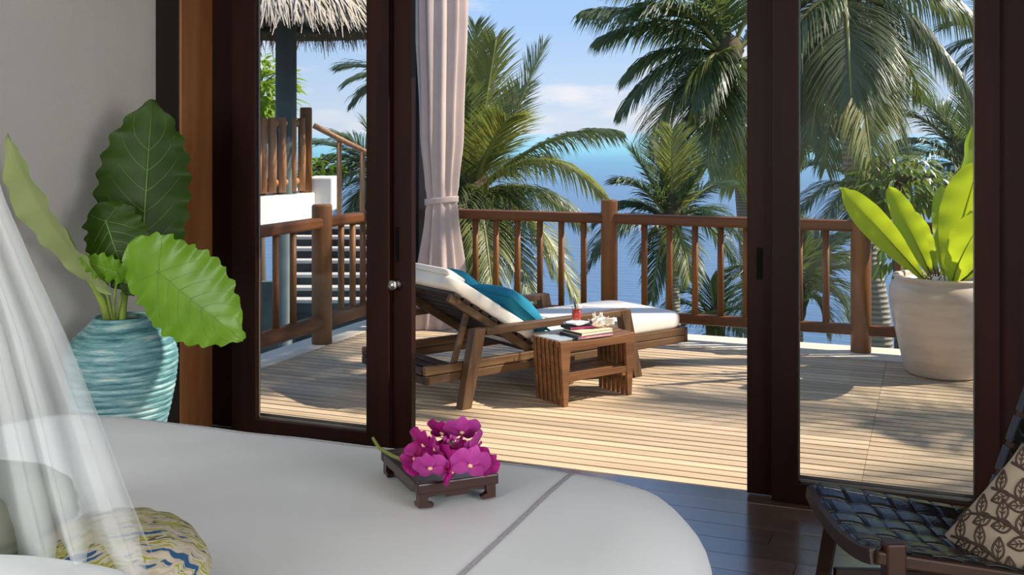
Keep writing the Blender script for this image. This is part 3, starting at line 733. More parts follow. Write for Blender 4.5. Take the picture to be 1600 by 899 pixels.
# local x towards the right-hand corner, y towards the far-left corner
TX, TY = .195, .285
M['trayw'] = wood('tray_wood', (.022, .008, .006), (.06, .024, .016), 0, .28, 4, .6, .05, 12, .1)
MB().span((.004, .004, .036), (TX-.004, TY-.004, .044)).build('tray_floor', M['trayw'], tray)
for a, b in (((-.006, -.006, .034), (TX+.006, .016, .060)), ((-.006, TY-.016, .034), (TX+.006, TY+.006, .060)), ((-.006, .0165, .034), (.016, TY-.0165, .060)), ((TX-.016, .0165, .034), (TX+.006, TY-.0165, .060))):
    MB().span(a, b).build('tray_rim', M['trayw'], tray, bevel=.004)
for a, b in (((.01, .006, .016), (TX-.01, .014, .036)), ((.01, TY-.014, .016), (TX-.01, TY-.006, .036)), ((.006, .014, .016), (.014, TY-.014, .036)), ((TX-.014, .014, .016), (TX-.006, TY-.014, .036))):
    if abs(b[0]-a[0]) > abs(b[1]-a[1]):
        y0, y1 = a[1], b[1]; x0, x1 = a[0], b[0]
        MB().prism([(x0, y0, .036), (x0, y0, .020), (x0+.05, y0, .026), (x0+.06, y0, .018), (x1-.06, y0, .018), (x1-.05, y0, .026), (x1, y0, .020), (x1, y0, .036)], (0, y1-y0, 0)).build('apron', M['trayw'], tray)
    else:
        x0, x1 = a[0], b[0]; y0, y1 = a[1], b[1]
        MB().prism([(x0, y0, .036), (x0, y0, .020), (x0, y0+.05, .026), (x0, y0+.06, .018), (x0, y1-.06, .018), (x0, y1-.05, .026), (x0, y1, .020), (x0, y1, .036)], (x1-x0, 0, 0)).build('apron', M['trayw'], tray)
for cx, cy, sx, sy in ((0, 0, 1, 1), (TX, 0, -1, 1), (0, TY, 1, -1), (TX, TY, -1, -1)):
    f = MB()
    f.prism([(cx, cy, .036), (cx, cy, .002), (cx+sx*.034, cy, 0), (cx+sx*.038, cy, .008), (cx+sx*.022, cy, .014), (cx+sx*.026, cy, .036)], (0, sy*.016, 0))
    f.prism([(cx, cy+sy*.016, .036), (cx, cy+sy*.016, .002), (cx, cy+sy*.034, 0), (cx, cy+sy*.038, .008), (cx, cy+sy*.022, .014), (cx, cy+sy*.026, .036)], (sx*.016, 0, 0))
    f.build('foot', M['trayw'], tray)
def intray(x, y, z):
    c, s = cos(TRA), sin(TRA); return Vector((-1.121+c*x-s*y, 2.234+s*x+c*y, .6175+z))
M['petal'] = leafmat('orchid_petal', (.30, .006, .14), (.50, .022, .28), (.60, .02, .32), .30, .45, 26, .3)
M['petal2'] = leafmat('orchid_petal_pale', (.42, .03, .27), (.60, .09, .42), (.60, .06, .36), .30, .45, 20, .3)
M['lip'] = plain('orchid_lip', (.35, .01, .10), .4); M['column'] = plain('orchid_column', (.80, .50, .30), .5)
M['stem'] = plain('orchid_stem', (.24, .30, .06), .5)
org = at(700, 712, 2.55)
sp_ = thing('orchid_spray', 'magenta orchid spray with a pale green stem lying on the wooden tray', 'flower', intray(.10, .12, .046))
O = Vector(sp_.location)
stem_pts = [at(582, 684, 2.70), at(592, 700, 2.69), at(612, 712, 2.67), at(640, 724, 2.63), at(672, 728, 2.58), at(705, 722, 2.54), at(735, 712, 2.50)]
MB().tube([p-O for p in stem_pts], [.0035, .0045, .005, .005, .004, .003, .002], 8).build('stem', M['stem'], sp_, True)
cdir = Vector((SY, -CY, 0))
def blossom(c, d, size, mat_, roll=0.):
    c = Vector(c)-O; d = Vector(d).normalized(); a = d.orthogonal().normalized() if abs(d.z) > .95 else d.cross(Vector((0, 0, 1))).normalized(); b = a.cross(d)
    fb = MB().lathe([(0, -.004), (.006, 0), (.005, .006), (0, .009)], 10).build('blossom', M['column'], sp_, True)
    R = Matrix((a, b, d)).transposed() @ Matrix.Rotation(roll, 3, 'Z')
    fb.location = c; fb.rotation_euler = R.to_euler()
    # two broad petals, three sepals
    for k, (an, ln, wd) in enumerate(((0, 1.0, .74), (180, 1.0, .74), (90, .98, .40), (218, .95, .38), (322, .95, .38))):
        t = radians(an); ax = Vector((cos(t), sin(t), 0)); sd_ = Vector((-sin(t), cos(t), 0))
        zz = .004 if k < 2 else 0
        prof = (lambda u: sin(pi*min(1, u**.70*.97+.02))**.6) if k < 2 else (lambda u: sin(pi*min(1, u**.75*.97+.02))**.8)
        sz = size*ln
        tipv = ax*sz + Vector((0, 0, size*random.uniform(.05, .38)+zz))
        mb, rib = blade(ax*.003+Vector((0, 0, zz)), tipv, sd_, wd*sz, -.05*sz, Vector((0, 0, 1)), 10, 8, prof, .22, .05*sz, 1.5, k+roll)
        mb.build('petal', mat_, fb, True)
    for sg in (-1, 1):
        mb, rib = blade((0, 0, .002), (sg*.008, -.010, .012), (0, 1, .2), .006, 0, (sg, 0, .4), 5, 4); mb.build('lip', M['lip'], fb, True)
    mb, rib = blade((0, -.002, .004), (0, -.020, .013), (1, 0, 0), .007, .003, (0, .3, 1), 6, 4); mb.build('lip', M['lip'], fb, True)
vw = (Vector((0, 0, 1.5))-org).normalized(); rt = Vector((CY, SY, 0)); upv = Vector((0, 0, 1))
for px, py, D_, dx, dz, sz, pm, ro in ((661, 697, 2.52, -.35, .25, .050, 0, .4), (679, 703, 2.50, .15, .2, .036, 1, 1.1), (690, 678, 2.57, -.1, .5, .042, 0, .2), (722, 677, 2.55, .05, .5, .047, 1, 0), (742, 701, 2.52, .5, .3, .046, 1, -.5), (716, 708, 2.50, .0, .3, .040, 0, 2.0),
                            (700, 722, 2.48, -.1, .1, .044, 0, .8), (672, 733, 2.47, -.3, .25, .044, 1, -.2), (735, 729, 2.46, .2, .1, .050, 1, .3), (756, 726, 2.50, .7, .2, .040, 0, .9), (648, 718, 2.53, -.7, .2, .040, 0, 1.4), (708, 738, 2.48, .1, -.1, .036, 0, 1.9), (705, 690, 2.60, 0, .9, .045, 0, 2.6), (735, 712, 2.56, .5, .8, .045, 0, 1.)):
    blossom(at(px, py, D_), vw + rt*dx + upv*dz, sz, M['petal2'] if pm else M['petal'], ro)
for k in range(5):
    p = at(694+k*5, 690+4*sin(k*2.), 2.50)-O
    MB().tube([p, p+Vector((.004, -.003, .012))], [.003, .005], 7).build('bud', M['petal2'], sp_, True)

# ------------------------------------------------------------------ pillows on the bed and mosquito net
def stripemat():
    m, t, b, o = mat('leaf_striped_cloth')
    x = N(t, 'ShaderNodeTexCoord'); mp = N(t, 'ShaderNodeMapping'); mp.inputs['Scale'].default_value = (26, 5.0, 5.0); mp.inputs['Rotation'].default_value = (0, 0, .5)
    n = N(t, 'ShaderNodeTexNoise'); n.inputs['Scale'].default_value = 1.9; n.inputs['Detail'].default_value = 3; n.inputs['Distortion'].default_value = .4
    t.links.new(x.outputs['Object'], mp.inputs[0]); t.links.new(mp.outputs[0], n.inputs[0])
    r = ramp(t, [(.28, (.025, .09, .20)), (.36, (.42, .36, .27)), (.42, (.50, .45, .36)), (.48, (.30, .30, .03)), (.53, (.52, .46, .38)), (.58, (.10, .085, .06)), (.62, (.40, .40, .06)), (.68, (.50, .45, .36)), (.74, (.04, .14, .26))], 'CONSTANT')
    t.links.new(n.outputs[0], r.inputs[0]); t.links.new(r.outputs[0], b.inputs['Base Color']); b.inputs['Roughness'].default_value = .8; b.inputs['Specular IOR Level'].default_value = .2
    return m
M['stripe'] = stripemat()
M['sage'] = plain('sage_pleated_cloth', (.26, .27, .21), .85, spec=.2, var=.25, vscale=9)
def bolster(name, label, c, L, r, rz, m, group, squash=.62, pleat=.05, seed=0):
    def f(u, v):
        x = (u-.5)*L; an = 2*pi*v; e = max(0, 1-abs(2*u-1)**3.2)**.42
        rr = r*e*(1+pleat*sin(17*an+seed)*abs(2*u-1)**2)*(1+.04*noise.noise(Vector((x*6, cos(an)*2, sin(an)*2+seed))))
        return Vector((x, rr*cos(an)*1.25, rr*sin(an)*squash))
    o = MB().grid(f, 40, 72, True).build(name, m, None, True); o.location = c; o.rotation_euler = (0, 0, rz)
    tag(o, label, 'pillow', group)
    return o
p1 = at(245, 872, 2.06); 
bolster('pillow', 'leaf-striped multicolour pillow poking out past the edge of the net', (p1.x-.03, p1.y-.07, .615+.070), .34, .128, radians(-40), M['stripe'], 'pillows on the bed', .62, .07, 2)
p2 = at(35, 850, 2.06)
bolster('pillow', 'sage green pleated pillow behind the mosquito net', (p2.x-.16, p2.y-.04, .615+.112), .44, .19, radians(15), M['sage'], 'pillows on the bed', .60, .06, 5)
p3 = at(60, 925, 1.80)
bolster('pillow', 'plain white pillow at the bed head, only its top edge showing', (p3.x-.05, p3.y-.10, .615+.085), .60, .15, radians(15), M['duvet'], 'pillows on the bed', .57, .02, 1)
net = thing('mosquito_net', 'sheer white mosquito net hanging from above over the bed head', 'mosquito net', (0, 0, 0))
nb = Vector((-1.55, 1.25, 0)); net.location = (-1.45, 1.40, .64)
NO = Vector(net.location)
edge = [(-60, -900), (-55, -300), (-40, 0), (-22, 200), (5, 305), (55, 420), (102, 520), (150, 640), (196, 760), (232, 850), (262, 925)]
def edge_x(py):
    for (a, b) in zip(edge, edge[1:]):
        if a[1] <= py <= b[1]: return a[0]+(b[0]-a[0])*(py-a[1])/(b[1]-a[1])
    return edge[-1][0]
def netf(u, v):
    py = -900+1825*u; ex = edge_x(py); k = max(0, (py-200)/725)
    wid = 170+330*k; 
    px = ex - wid*v
    D0 = 1.86 + .02*(1-u)
    fold = (.030+.05*k)*sin(v*44+1.2*sin(u*3)) + .03*k*sin(v*13+2)+.012*sin(v*70+u*4)
    p = at(px + 14*k*sin(v*23), py, D0 + fold + .10*v)
    p.z = max(p.z, .640+.004*sin(v*60))
    return p - NO
MB().grid(netf, 90, 170).build('net_sheet', M['net'], net, True, fix=False)

# ------------------------------------------------------------------ woven armchair
M['leath'] = plain('black_leather', (.007, .007, .0075), .25, spec=.5, bump=.15, bscale=150)
M['chairw'] = wood('chair_wood', (.018, .008, .0045), (.05, .022, .011), 0, .45, 4, .25, .1, 12, .1)
cf = Vector((-.344, 3.458, .385)); cn_ = Vector((-.129, 2.994, .385))
ac = thing('woven_armchair', 'low wooden armchair with woven black leather straps by the right-hand door', 'armchair', (-.236, 3.226, 0))
yx = (cf-cn_); WC = yx.length; yd = yx.normalized(); xd = Vector((yd.y, -yd.x, 0))     # xd: towards the chair back
if xd.x < 0: xd = -xd
ac.rotation_euler = (0, 0, math.atan2(xd.y, xd.x))
# local: x from the front rail to the back, y to the far side, seat drops to the back
DC = .54; zf, zb = .385, .285
def sz_(x): return zf + (zb-zf)*x/DC
h = WC/2
for s in (-1, 1):
    MB().beam((-.02, s*h, zf-.012), (DC+.02, s*h, zb-.012), .035, .036).build('side_rail', M['chairw'], ac, bevel=.006)
    MB().beam((.05, s*(h-.035), zf-.03), (.0, s*(h-.01), .0), .034, .045).build('leg', M['chairw'], ac, bevel=.005)
    MB().beam((DC-.06, s*(h-.035), zb-.03), (DC+.03, s*(h-.01), .0), .034, .045).build('leg', M['chairw'], ac, bevel=.005)
    MB().beam((DC+.01, s*(h-.0), zb-.02), (DC+.20, s*(h-.0), zb+.50), .036, .036, (1, 0, 0)).build('back_post', M['chairw'], ac, bevel=.006)
    MB().beam((.045, s*(h-.035), .13), (DC-.0, s*(h-.035), .11), .024, .03).build('stretcher', M['chairw'], ac, bevel=.004)
MB().span((.005, -h-.022, .30), (.06, -h+.026, .41)).build('leg_block', M['chairw'], ac, bevel=.006)
# curved front rail and back rail
def crail(x, zc, sag, name):
    pts = []
    for i in range(11):
        t = -1+.2*i; pts.append((x, t*h, zc-sag*(1-t*t)))
    m = MB()
    for a, b in zip(pts, pts[1:]): m.beam(a, b, .034, .04)
    m.build(name, M['chairw'], ac)
crail(-.015, zf-.014, .040, 'front_rail'); crail(DC+.01, zb-.014, .035, 'rear_rail')
NXs, NYs = 7, 7                       # straps running front-back, and across
sw = 2*h/NXs; sl = (DC-.03)/NYs
def seat_z(x, y): t = y/h; return sz_(x) - (.042)*(1-t*t)*(1-.1*x/DC) + .010
for j in range(NXs):                   # front to back
    y = -h + sw*(j+.5); m = MB(); n_ = 64
    def f(u, v, y=y, j=j):
        x = -.030 + (DC+.045)*u; ph = (x/sl)*pi
        yy = y + (v-.5)*sw*.95
        z = seat_z(x, yy) + .0034*sin(ph + pi*(j % 2)) + .0010*cos((v-.5)*pi)
        if u < .04: z -= (.04-u)/.04*.03
        return Vector((x, yy, z))
    m.grid(f, n_, 4).build('lengthwise_strap', M['leath'], ac, True, solid=.004)
for i in range(NYs):
    x = .004 + sl*(i+.5)
    def f(u, v, x=x, i=i):
        y = -h-.012 + (2*h+.024)*u; ph = ((y+h)/sw)*pi
        xx = x + (v-.5)*sl*.95
        z = seat_z(xx, max(-h, min(h, y))) - .0034*sin((i+.5)*pi)*sin(ph) + .0010*cos((v-.5)*pi)
        if u < .03: z -= (.03-u)/.03*.02
        if u > .97: z -= (u-.97)/.03*.02
        return Vector((xx, y, z))
    MB().grid(f, 64, 4).build('cross_strap', M['leath'], ac, True, solid=.004)
for s in (-1, 1):                       # bands wound around the far back post and rails
    for k in range(5):
        p = Vector((DC+.01, s*h, zb-.02)).lerp(Vector((DC+.20, s*h, zb+.50)), .12+.18*k); q = Vector((DC+.01, s*h, zb-.02)).lerp(Vector((DC+.20, s*h, zb+.50)), .27+.18*k)
        MB().beam(p, q, .044, .044, (1, 0, 0)).build('post_band', M['leath'], ac, bevel=.004)
    for k in range(NYs if s > 0 else 0):
        a = Vector((.004+sl*(k+.05), s*h, sz_(.004+sl*(k+.05))-.010)); b = Vector((.004+sl*(k+.95), s*h, sz_(.004+sl*(k+.95))-.010))
        MB().beam(a, b, .043, .045).build('rail_band', M['leath'], ac, bevel=.005)
for k in range(6):                      # back straps
    a0 = .10+.16*k; p = Vector((DC+.02, 0, zb+.02)).lerp(Vector((DC+.20, 0, zb+.50)), a0)
    MB().grid(lambda u, v: p + Vector((.035*(1-(2*u-1)**2), (2*u-1)*h, 0)) + Vector((.33, 0, .94))*(v-.5)*.075, 20, 2).build('back_strap', M['leath'], ac, True, solid=.004)
# cushion with stitched leaves
M['lin'] = fabricmat('beige_linen', (.34, .28, .21), 0)
M['brn'] = plain('brown_embroidery', (.050, .028, .018), .8)
cu = pillow_build('cushion', pillow_mb(.39, .39, .15, 28, seed=4), M['lin'])
tag(cu, 'beige cushion with brown leaf pattern leaning on the woven armchair', 'cushion')
cc = at(1606, 846, 2.98); cu.location = cc
# the face looks towards the seat front and up, one corner points up
zc = (Vector((-cos(ac.rotation_euler.z), -sin(ac.rotation_euler.z), 0))*.62 + (Vector((0, 0, 1.5))-cc).normalized()*.62 + Vector((0, 0, .25))).normalized()
xc_ = Vector((0, 0, 1)).cross(zc).normalized(); yc_ = zc.cross(xc_)
Rc = Matrix((xc_, yc_, zc)).transposed() @ Matrix.Rotation(radians(62), 3, 'Z')
cu.rotation_euler = Rc.to_euler()
def cpt(a, b):
    t = .15; pw = 2.6
    return Vector((a*.195*(1-.06*(1-b*b)), b*.195*(1-.06*(1-a*a)), t/2*max(0, 1-abs(a)**pw)**.55*max(0, 1-abs(b)**pw)**.55*(1+.07*noise.noise(Vector((a*2.2+4, b*2.2, 1)))) + .0015))
em = MB()
def cline(pts, r=.0035):
    dense = []
    for (p, q) in zip(pts, pts[1:]):
        for k in range(4): dense.append(cpt(p[0]+(q[0]-p[0])*k/4, p[1]+(q[1]-p[1])*k/4))
    dense.append(cpt(*pts[-1])); em.tube(dense, r, 6)
Rl = Matrix.Rotation(radians(-38), 2)
def cleaf(x, y, an, L_, w):
    ca, sa_ = cos(an), sin(an)
    T = lambda u, v: (x+ca*u*L_-sa_*v*w, y+sa_*u*L_+ca*v*w)
    o_ = [T(u, sin(pi*u**.8)) for u in [i/8 for i in range(9)]] + [T(u, -sin(pi*u**.8)) for u in [i/8 for i in range(8, -1, -1)]]
    o_ = [(max(-.97, min(.97, a)), max(-.97, min(.97, b))) for a, b in o_]
    cline(o_, .0032); cline([T(0, 0), T(.5, 0), T(.85, 0)], .002)
    for u in (.3, .5):
        cline([T(u, 0), T(u+.15, .5)], .0018); cline([T(u, 0), T(u+.15, -.5)], .0018)
for sx, sy, bend in ((-.75, -.9, .30), (-.25, -.92, .35), (.25, -.9, .25), (.72, -.85, .18)):
    stem_ = [(sx+bend*sin(k*.32), sy+k*.17) for k in range(11)]
    cline(stem_, .0045)
    for k in range(1, 11):
        x, y = stem_[k]; sg = 1 if k % 2 else -1
        if abs(x) < .8 and abs(y) < .8: cleaf(x, y, pi/2 - sg*(.75+.12*(k % 3)), .33, .095)
em.build('leaf_embroidery', M['brn'], cu, True)

# ------------------------------------------------------------------ ribbed turquoise vase with elephant-ear plant
def vasemat():
    m, t, b, o = mat('turquoise_crackle_glaze')
    x = N(t, 'ShaderNodeTexCoord'); mp = N(t, 'ShaderNodeMapping'); mp.inputs['Scale'].default_value = (2.2, 2.2, 22); t.links.new(x.outputs['Object'], mp.inputs[0])
    n = N(t, 'ShaderNodeTexNoise'); n.inputs['Scale'].default_value = 2.4; n.inputs['Detail'].default_value = 9; n.inputs['Roughness'].default_value = .72; t.links.new(mp.outputs[0], n.inputs[0])
    r = ramp(t, [(.30, (.020, .075, .085)), (.42, (.060, .18, .20)), (.53, (.16, .34, .36)), (.61, (.36, .50, .48)), (.70, (.62, .56, .46))]); t.links.new(n.outputs[0], r.inputs[0]); t.links.new(r.outputs[0], b.inputs['Base Color'])
    b.inputs['Roughness'].default_value = .42; b.inputs['Specular IOR Level'].default_value = .5
    u = N(t, 'ShaderNodeBump'); u.inputs['Strength'].default_value = .25; u.inputs['Distance'].default_value = .01; t.links.new(n.outputs[0], u.inputs['Height']); t.links.new(u.outputs[0], b.inputs['Normal'])
    return m
M['vase'] = vasemat()
DV = 4.60
vb = at(190, 600, DV)
pv = thing('potted_plant', 'elephant-ear plant with large wavy leaves in a ribbed turquoise vase', 'potted plant', (vb.x, vb.y, 0))
zt = EYE-(496-208)*DV/F                       # rim height
prof = []
keys = [(0, .115), (.08, .135), (.25, .185), (.42, .222), (.54, .234), (.60, .217), (.642, .186), (.675, .145), (.70, .116)]
sc_ = zt/.712
def vr(z):
    z = z/sc_
    for (a, b) in zip(keys, keys[1:]):
        if a[0] <= z <= b[0]:
            k = (z-a[0])/(b[0]-a[0]); return a[1]+(b[1]-a[1])*k
    return keys[-1][1]
nz = 230
for i in range(nz+1):
    z = .70*sc_*i/nz
    r_ = sum(vr(max(0, min(.70*sc_, z+d))) for d in (-.03, -.015, 0, .015, .03))/5
    rib = .0055*abs(sin(pi*z/.0255))**.8 if z < .675*sc_ else 0
    prof.append((r_+rib, z))
prof += [(.112, zt-.006), (.115, zt+.002), (.110, zt+.006), (.101, zt+.002), (.098, zt-.02), (.10, zt-.06), (0, zt-.06)]
MB().lathe([(0, .001)]+prof, 72, wob=lambda a, z: .004*sin(3*a+z*20)).build('vase', M['vase'], pv, True)
MB().lathe([(0, zt-.045), (.097, zt-.05)], 24).build('soil', M['soil'], pv, True)
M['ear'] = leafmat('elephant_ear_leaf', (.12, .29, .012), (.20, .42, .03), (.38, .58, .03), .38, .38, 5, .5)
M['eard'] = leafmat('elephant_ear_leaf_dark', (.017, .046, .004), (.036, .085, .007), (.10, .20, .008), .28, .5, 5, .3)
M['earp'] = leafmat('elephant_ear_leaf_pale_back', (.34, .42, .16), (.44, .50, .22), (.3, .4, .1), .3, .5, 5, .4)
M['vein'] = plain('leaf_vein', (.16, .30, .05), .5)
M['stalk'] = plain('leaf_stalk', (.22, .31, .05), .45, var=.35, vscale=12)
VO = Vector((vb.x, vb.y, 0))
def ear(att, tip, side_hint, wid, m, bulge=.02, cup=.15, wave=.012, fold=0, nrm=None, vein=True, lobes=.30, wl=1.0, wr_=1.0, seed=0, wf=11, tp=1.75):
    """heart-shaped leaf: att = where the stalk joins, tip, half width"""
    att, tip = Vector(att)-VO, Vector(tip)-VO
    ax = (tip-att).normalized(); L_ = (tip-att).length
    side = Vector(side_hint); side = (side-ax*side.dot(ax)).normalized(); n = side.cross(ax).normalized()
    if nrm is not None and n.dot(Vector(nrm)) < 0: n = -n
    def prof(u):   # u from -lobes to 1
        if u < 0: return sin(pi*.5*(1+u/lobes))**.6*.80 if u > -lobes else 0
        return (.80+.20*sin(pi*min(1, u/.36)*.5)) if u < .36 else max(0, (1-((u-.36)/.64)**tp))**.85
    def P_(u, a):
        w = wid*prof(u)*(wl if a < 0 else wr_)
        inner = 0
        if u < 0: inner = .30*(-u/lobes)             # the notch between the two lobes
        aa = a if u >= 0 else (math.copysign(inner+(1-inner)*abs(a), a) if abs(a) > 1e-6 else 0)
        p = att + ax*u*L_ + side*aa*w + n*(bulge*(1-u*u)*1.0 + cup*w*abs(aa)**1.2 - fold*max(0, u)**2)
        p += n*wave*(sin(wf*u*2+seed+(1.3 if a > 0 else 0))*abs(a)**2.2 + .35*sin(wf*4.3*u+seed)*abs(a)**4) + side*(wave*.9*sin(wf*3*u+seed)*abs(a)**6)*(1 if a > 0 else -1)
        p += n*(.10*wave*sin(34*(u-.35*abs(a)))*(1-abs(a)))       # quilting between the veins
        return p
    mb = MB().grid(lambda u, v: P_(-lobes+(1+lobes)*u, 2*v-1), 52, 22)
    lf = mb.build('leaf', m, pv, True)
    if vein:
        vm = MB(); vm.tube([P_(k/12., 0)+n*.002 for k in range(12)], [.0032-.0024*k/11 for k in range(12)], 6)
        for u0 in (-.12, .02, .15, .28, .41, .54, .67):
            for sg in (-1, 1):
                if u0 < 0: pts = [P_(.01*k, sg*.05*k)+n*.0015 for k in range(2)]+[P_(-.05*k, sg*.24*k)+n*.0015 for k in range(1, 4)]
                else: pts = [P_(min(.98, u0+.035*k+.006*k*k), sg*.19*k)+n*.0015 for k in range(5)]
                vm.tube(pts, [.0013-.0008*k/(len(pts)-1) for k in range(len(pts))], 5)
        vm.build('veins', M['vein'], lf, True)
    return lf
def stalk(pts, r0, r1):
    pts = [Vector(p)-VO for p in pts]; n = len(pts)
    # smooth the polyline
    out_ = []
    for i in range(n-1):
        p0, p1, p2, p3 = pts[max(0, i-1)], pts[i], pts[i+1], pts[min(n-1, i+2)]
        for k in range(6):
            t = k/6; out_.append(.5*((2*p1)+(-p0+p2)*t+(2*p0-5*p1+4*p2-p3)*t*t+(-p0+3*p1-3*p2+p3)*t**3))
    out_.append(pts[-1]); m_ = len(out_)
    MB().tube(out_, [r0+(r1-r0)*(i/(m_-1))**.7 for i in range(m_)], 10).build('stalk', M['stalk'], pv, True)
rim = lambda dx, dy: Vector((vb.x+dx, vb.y+dy, zt-.05))
camv = Vector((0, 0, 1.5)); right = Vector((CY, SY, 0)); up = Vector((0, 0, 1)); toc = (camv-vb).normalized()
# big upright leaf behind, its left half in shade
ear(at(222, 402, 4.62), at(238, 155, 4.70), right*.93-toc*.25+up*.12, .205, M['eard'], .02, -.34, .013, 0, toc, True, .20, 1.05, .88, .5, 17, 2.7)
# drooping bright leaf on the right, tilted to the viewer
ear(at(252, 424, 4.30), at(374, 532, 4.18), right*.62+up*.72+toc*.1, .190, M['ear'], .03, -.12, .010, .03, toc+up*.8, True, .40, 1., 1., 1.1, 17)
# leaf seen nearly edge-on going off to the left, pale underside
ear(at(102, 360, 4.36), at(-6, 222, 4.20), toc*.9+(right*.79+up*.61)*.40, .150, M['earp'], .03, .22, .007, .06, -up, False, .75, 1, 1, 2., 9)
# centre leaf, shaded
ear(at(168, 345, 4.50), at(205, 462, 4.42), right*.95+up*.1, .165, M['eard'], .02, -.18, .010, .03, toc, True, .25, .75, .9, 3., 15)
ear(at(185, 425, 4.40), at(122, 405, 4.34), up*.75+right*.2+toc*.3, .060, M['ear'], .01, -.1, .008, .01, toc, True, .5, 1, 1, 4.)
stalk([rim(-.045, -.02), at(160, 470, 4.55), at(128, 415, 4.47), at(102, 360, 4.36)], .027, .008)
stalk([rim(.01, -.01), at(192, 470, 4.57), at(206, 430, 4.58), at(222, 398, 4.62)], .026, .009)
stalk([rim(.03, -.03), at(197, 455, 4.53), at(225, 425, 4.42), at(252, 424, 4.30)], .017, .008)
stalk([rim(-.005, -.03), at(170, 470, 4.54), at(167, 440, 4.52), at(168, 345, 4.50)], .008, .006)
stalk([rim(-.005, -.02), at(178, 480, 4.5), at(185, 425, 4.40)], .006, .005)
# ------------------------------------------------------------------ coconut palms
M['palm'] = leafmat('palm_leaflet', (.060, .088, .032), (.155, .190, .080), (.25, .32, .07), .30, .40, 1.2, .6, .18)
M['palmy'] = leafmat('palm_leaflet_yellow', (.15, .17, .04), (.28, .29, .10), (.45, .48, .09), .35, .42, 1.2, .6, .15)
M['palmd'] = leafmat('palm_leaflet_bluish', (.050, .085, .040), (.11, .155, .075), (.17, .25, .07), .30, .34, 1.2, .6, .15)
M['rach'] = plain('frond_midrib', (.28, .27, .07), .5)
def trunkmat():
    m, t, b, o = mat('ringed_palm_trunk')
    x = N(t, 'ShaderNodeTexCoord'); w = N(t, 'ShaderNodeTexWave', bands_direction='Z'); w.inputs['Scale'].default_value = 5.5; w.inputs['Distortion'].default_value = 1.5; w.inputs['Detail'].default_value = 3
    t.links.new(x.outputs['Object'], w.inputs[0])
    r = ramp(t, [(.1, (.22, .19, .15)), (.5, (.32, .28, .22)), (.9, (.38, .34, .28))]); t.links.new(w.outputs[0], r.inputs[0]); t.links.new(r.outputs[0], b.inputs['Base Color']); b.inputs['Roughness'].default_value = .9
    u = N(t, 'ShaderNodeBump'); u.inputs['Strength'].default_value = .5; u.inputs['Distance'].default_value = .03; t.links.new(w.outputs[0], u.inputs['Height']); t.links.new(u.outputs[0], b.inputs['Normal'])
    return m
M['trunk'] = trunkmat(); M['nut'] = plain('green_coconut', (.20, .22, .03), .45, var=.2); M['sheath'] = plain('frond_sheath_fibre', (.10, .075, .035), .95, bump=.8, bscale=30)
def frond_mb(base, tip, bulge, ll, droop, rnd, n=62, sidev=None, width=1.0):
    n = int(n*1.15)
    base, tip = Vector(base), Vector(tip); ch = tip-base; L_ = ch.length
    ctrl = (base+tip)/2 + Vector((0, 0, 1))*bulge
    B = lambda t: base*(1-t)**2 + ctrl*2*t*(1-t) + tip*t*t
    dB = lambda t: ((ctrl-base)*(1-t) + (tip-ctrl)*t).normalized()
    vs, fs = [], []
    tw = rnd.uniform(-.35, .35)
    for i in range(n):
        t = .10+.90*(i+.5)/n; p = B(t); T = dB(t)
        sd = T.cross(Vector((0, 0, 1)))
        if sidev is not None: sd = Vector(sidev) - T*T.dot(Vector(sidev))
        if sd.length < .15: sd = T.cross(Vector((.3, 1, 0)))
        sd.normalize(); nn = sd.cross(T).normalized()
        R = Matrix.Rotation(tw*(t-.3), 3, T); sd = R @ sd; nn = R @ nn
        lf = 1.22*ll*(.35+.65*sin(pi*min(1, (t*.86+.12)))**.8)*(1 if t < .9 else 1-.35*(t-.9)/.1)
        for sg in (-1, 1):
            j = rnd.uniform(-.10, .10)
            d = (T*(.50+.55*t+j) + sd*sg*(.95-.45*t) + nn*(.22-.12*droop+rnd.uniform(-.12, .12))).normalized()
            l = lf*rnd.uniform(.86, 1.08); w = .0098*width*(.8+.4*rnd.random())
            q = p.copy(); wv = T.copy()
            b0 = len(vs); S_ = 4
            for s in range(S_+1):
                k = s/S_
                wd = w*(.7+.6*k if k < .4 else 1.05*(1-((k-.4)/.6)**1.6)+.04)
                ww = (wv - d*wv.dot(d)); ww.normalize()
                vs += [q - ww*wd, q + ww*wd]
                q = q + d*(l/S_)
                d = (d - Vector((0, 0, 1))*droop*(.30+.62*k)*rnd.uniform(.7, 1.3)).normalized()
            fs += [(b0+2*s, b0+2*s+1, b0+2*s+3, b0+2*s+2) for s in range(S_)]
    mb = MB(); mb.add(vs, fs)
    rb = [B(k/14) for k in range(15)]
    rad = [.034*width*(1-.9*k/14)+.004 for k in range(15)]
    return mb, rb, rad
GZ = -7.5
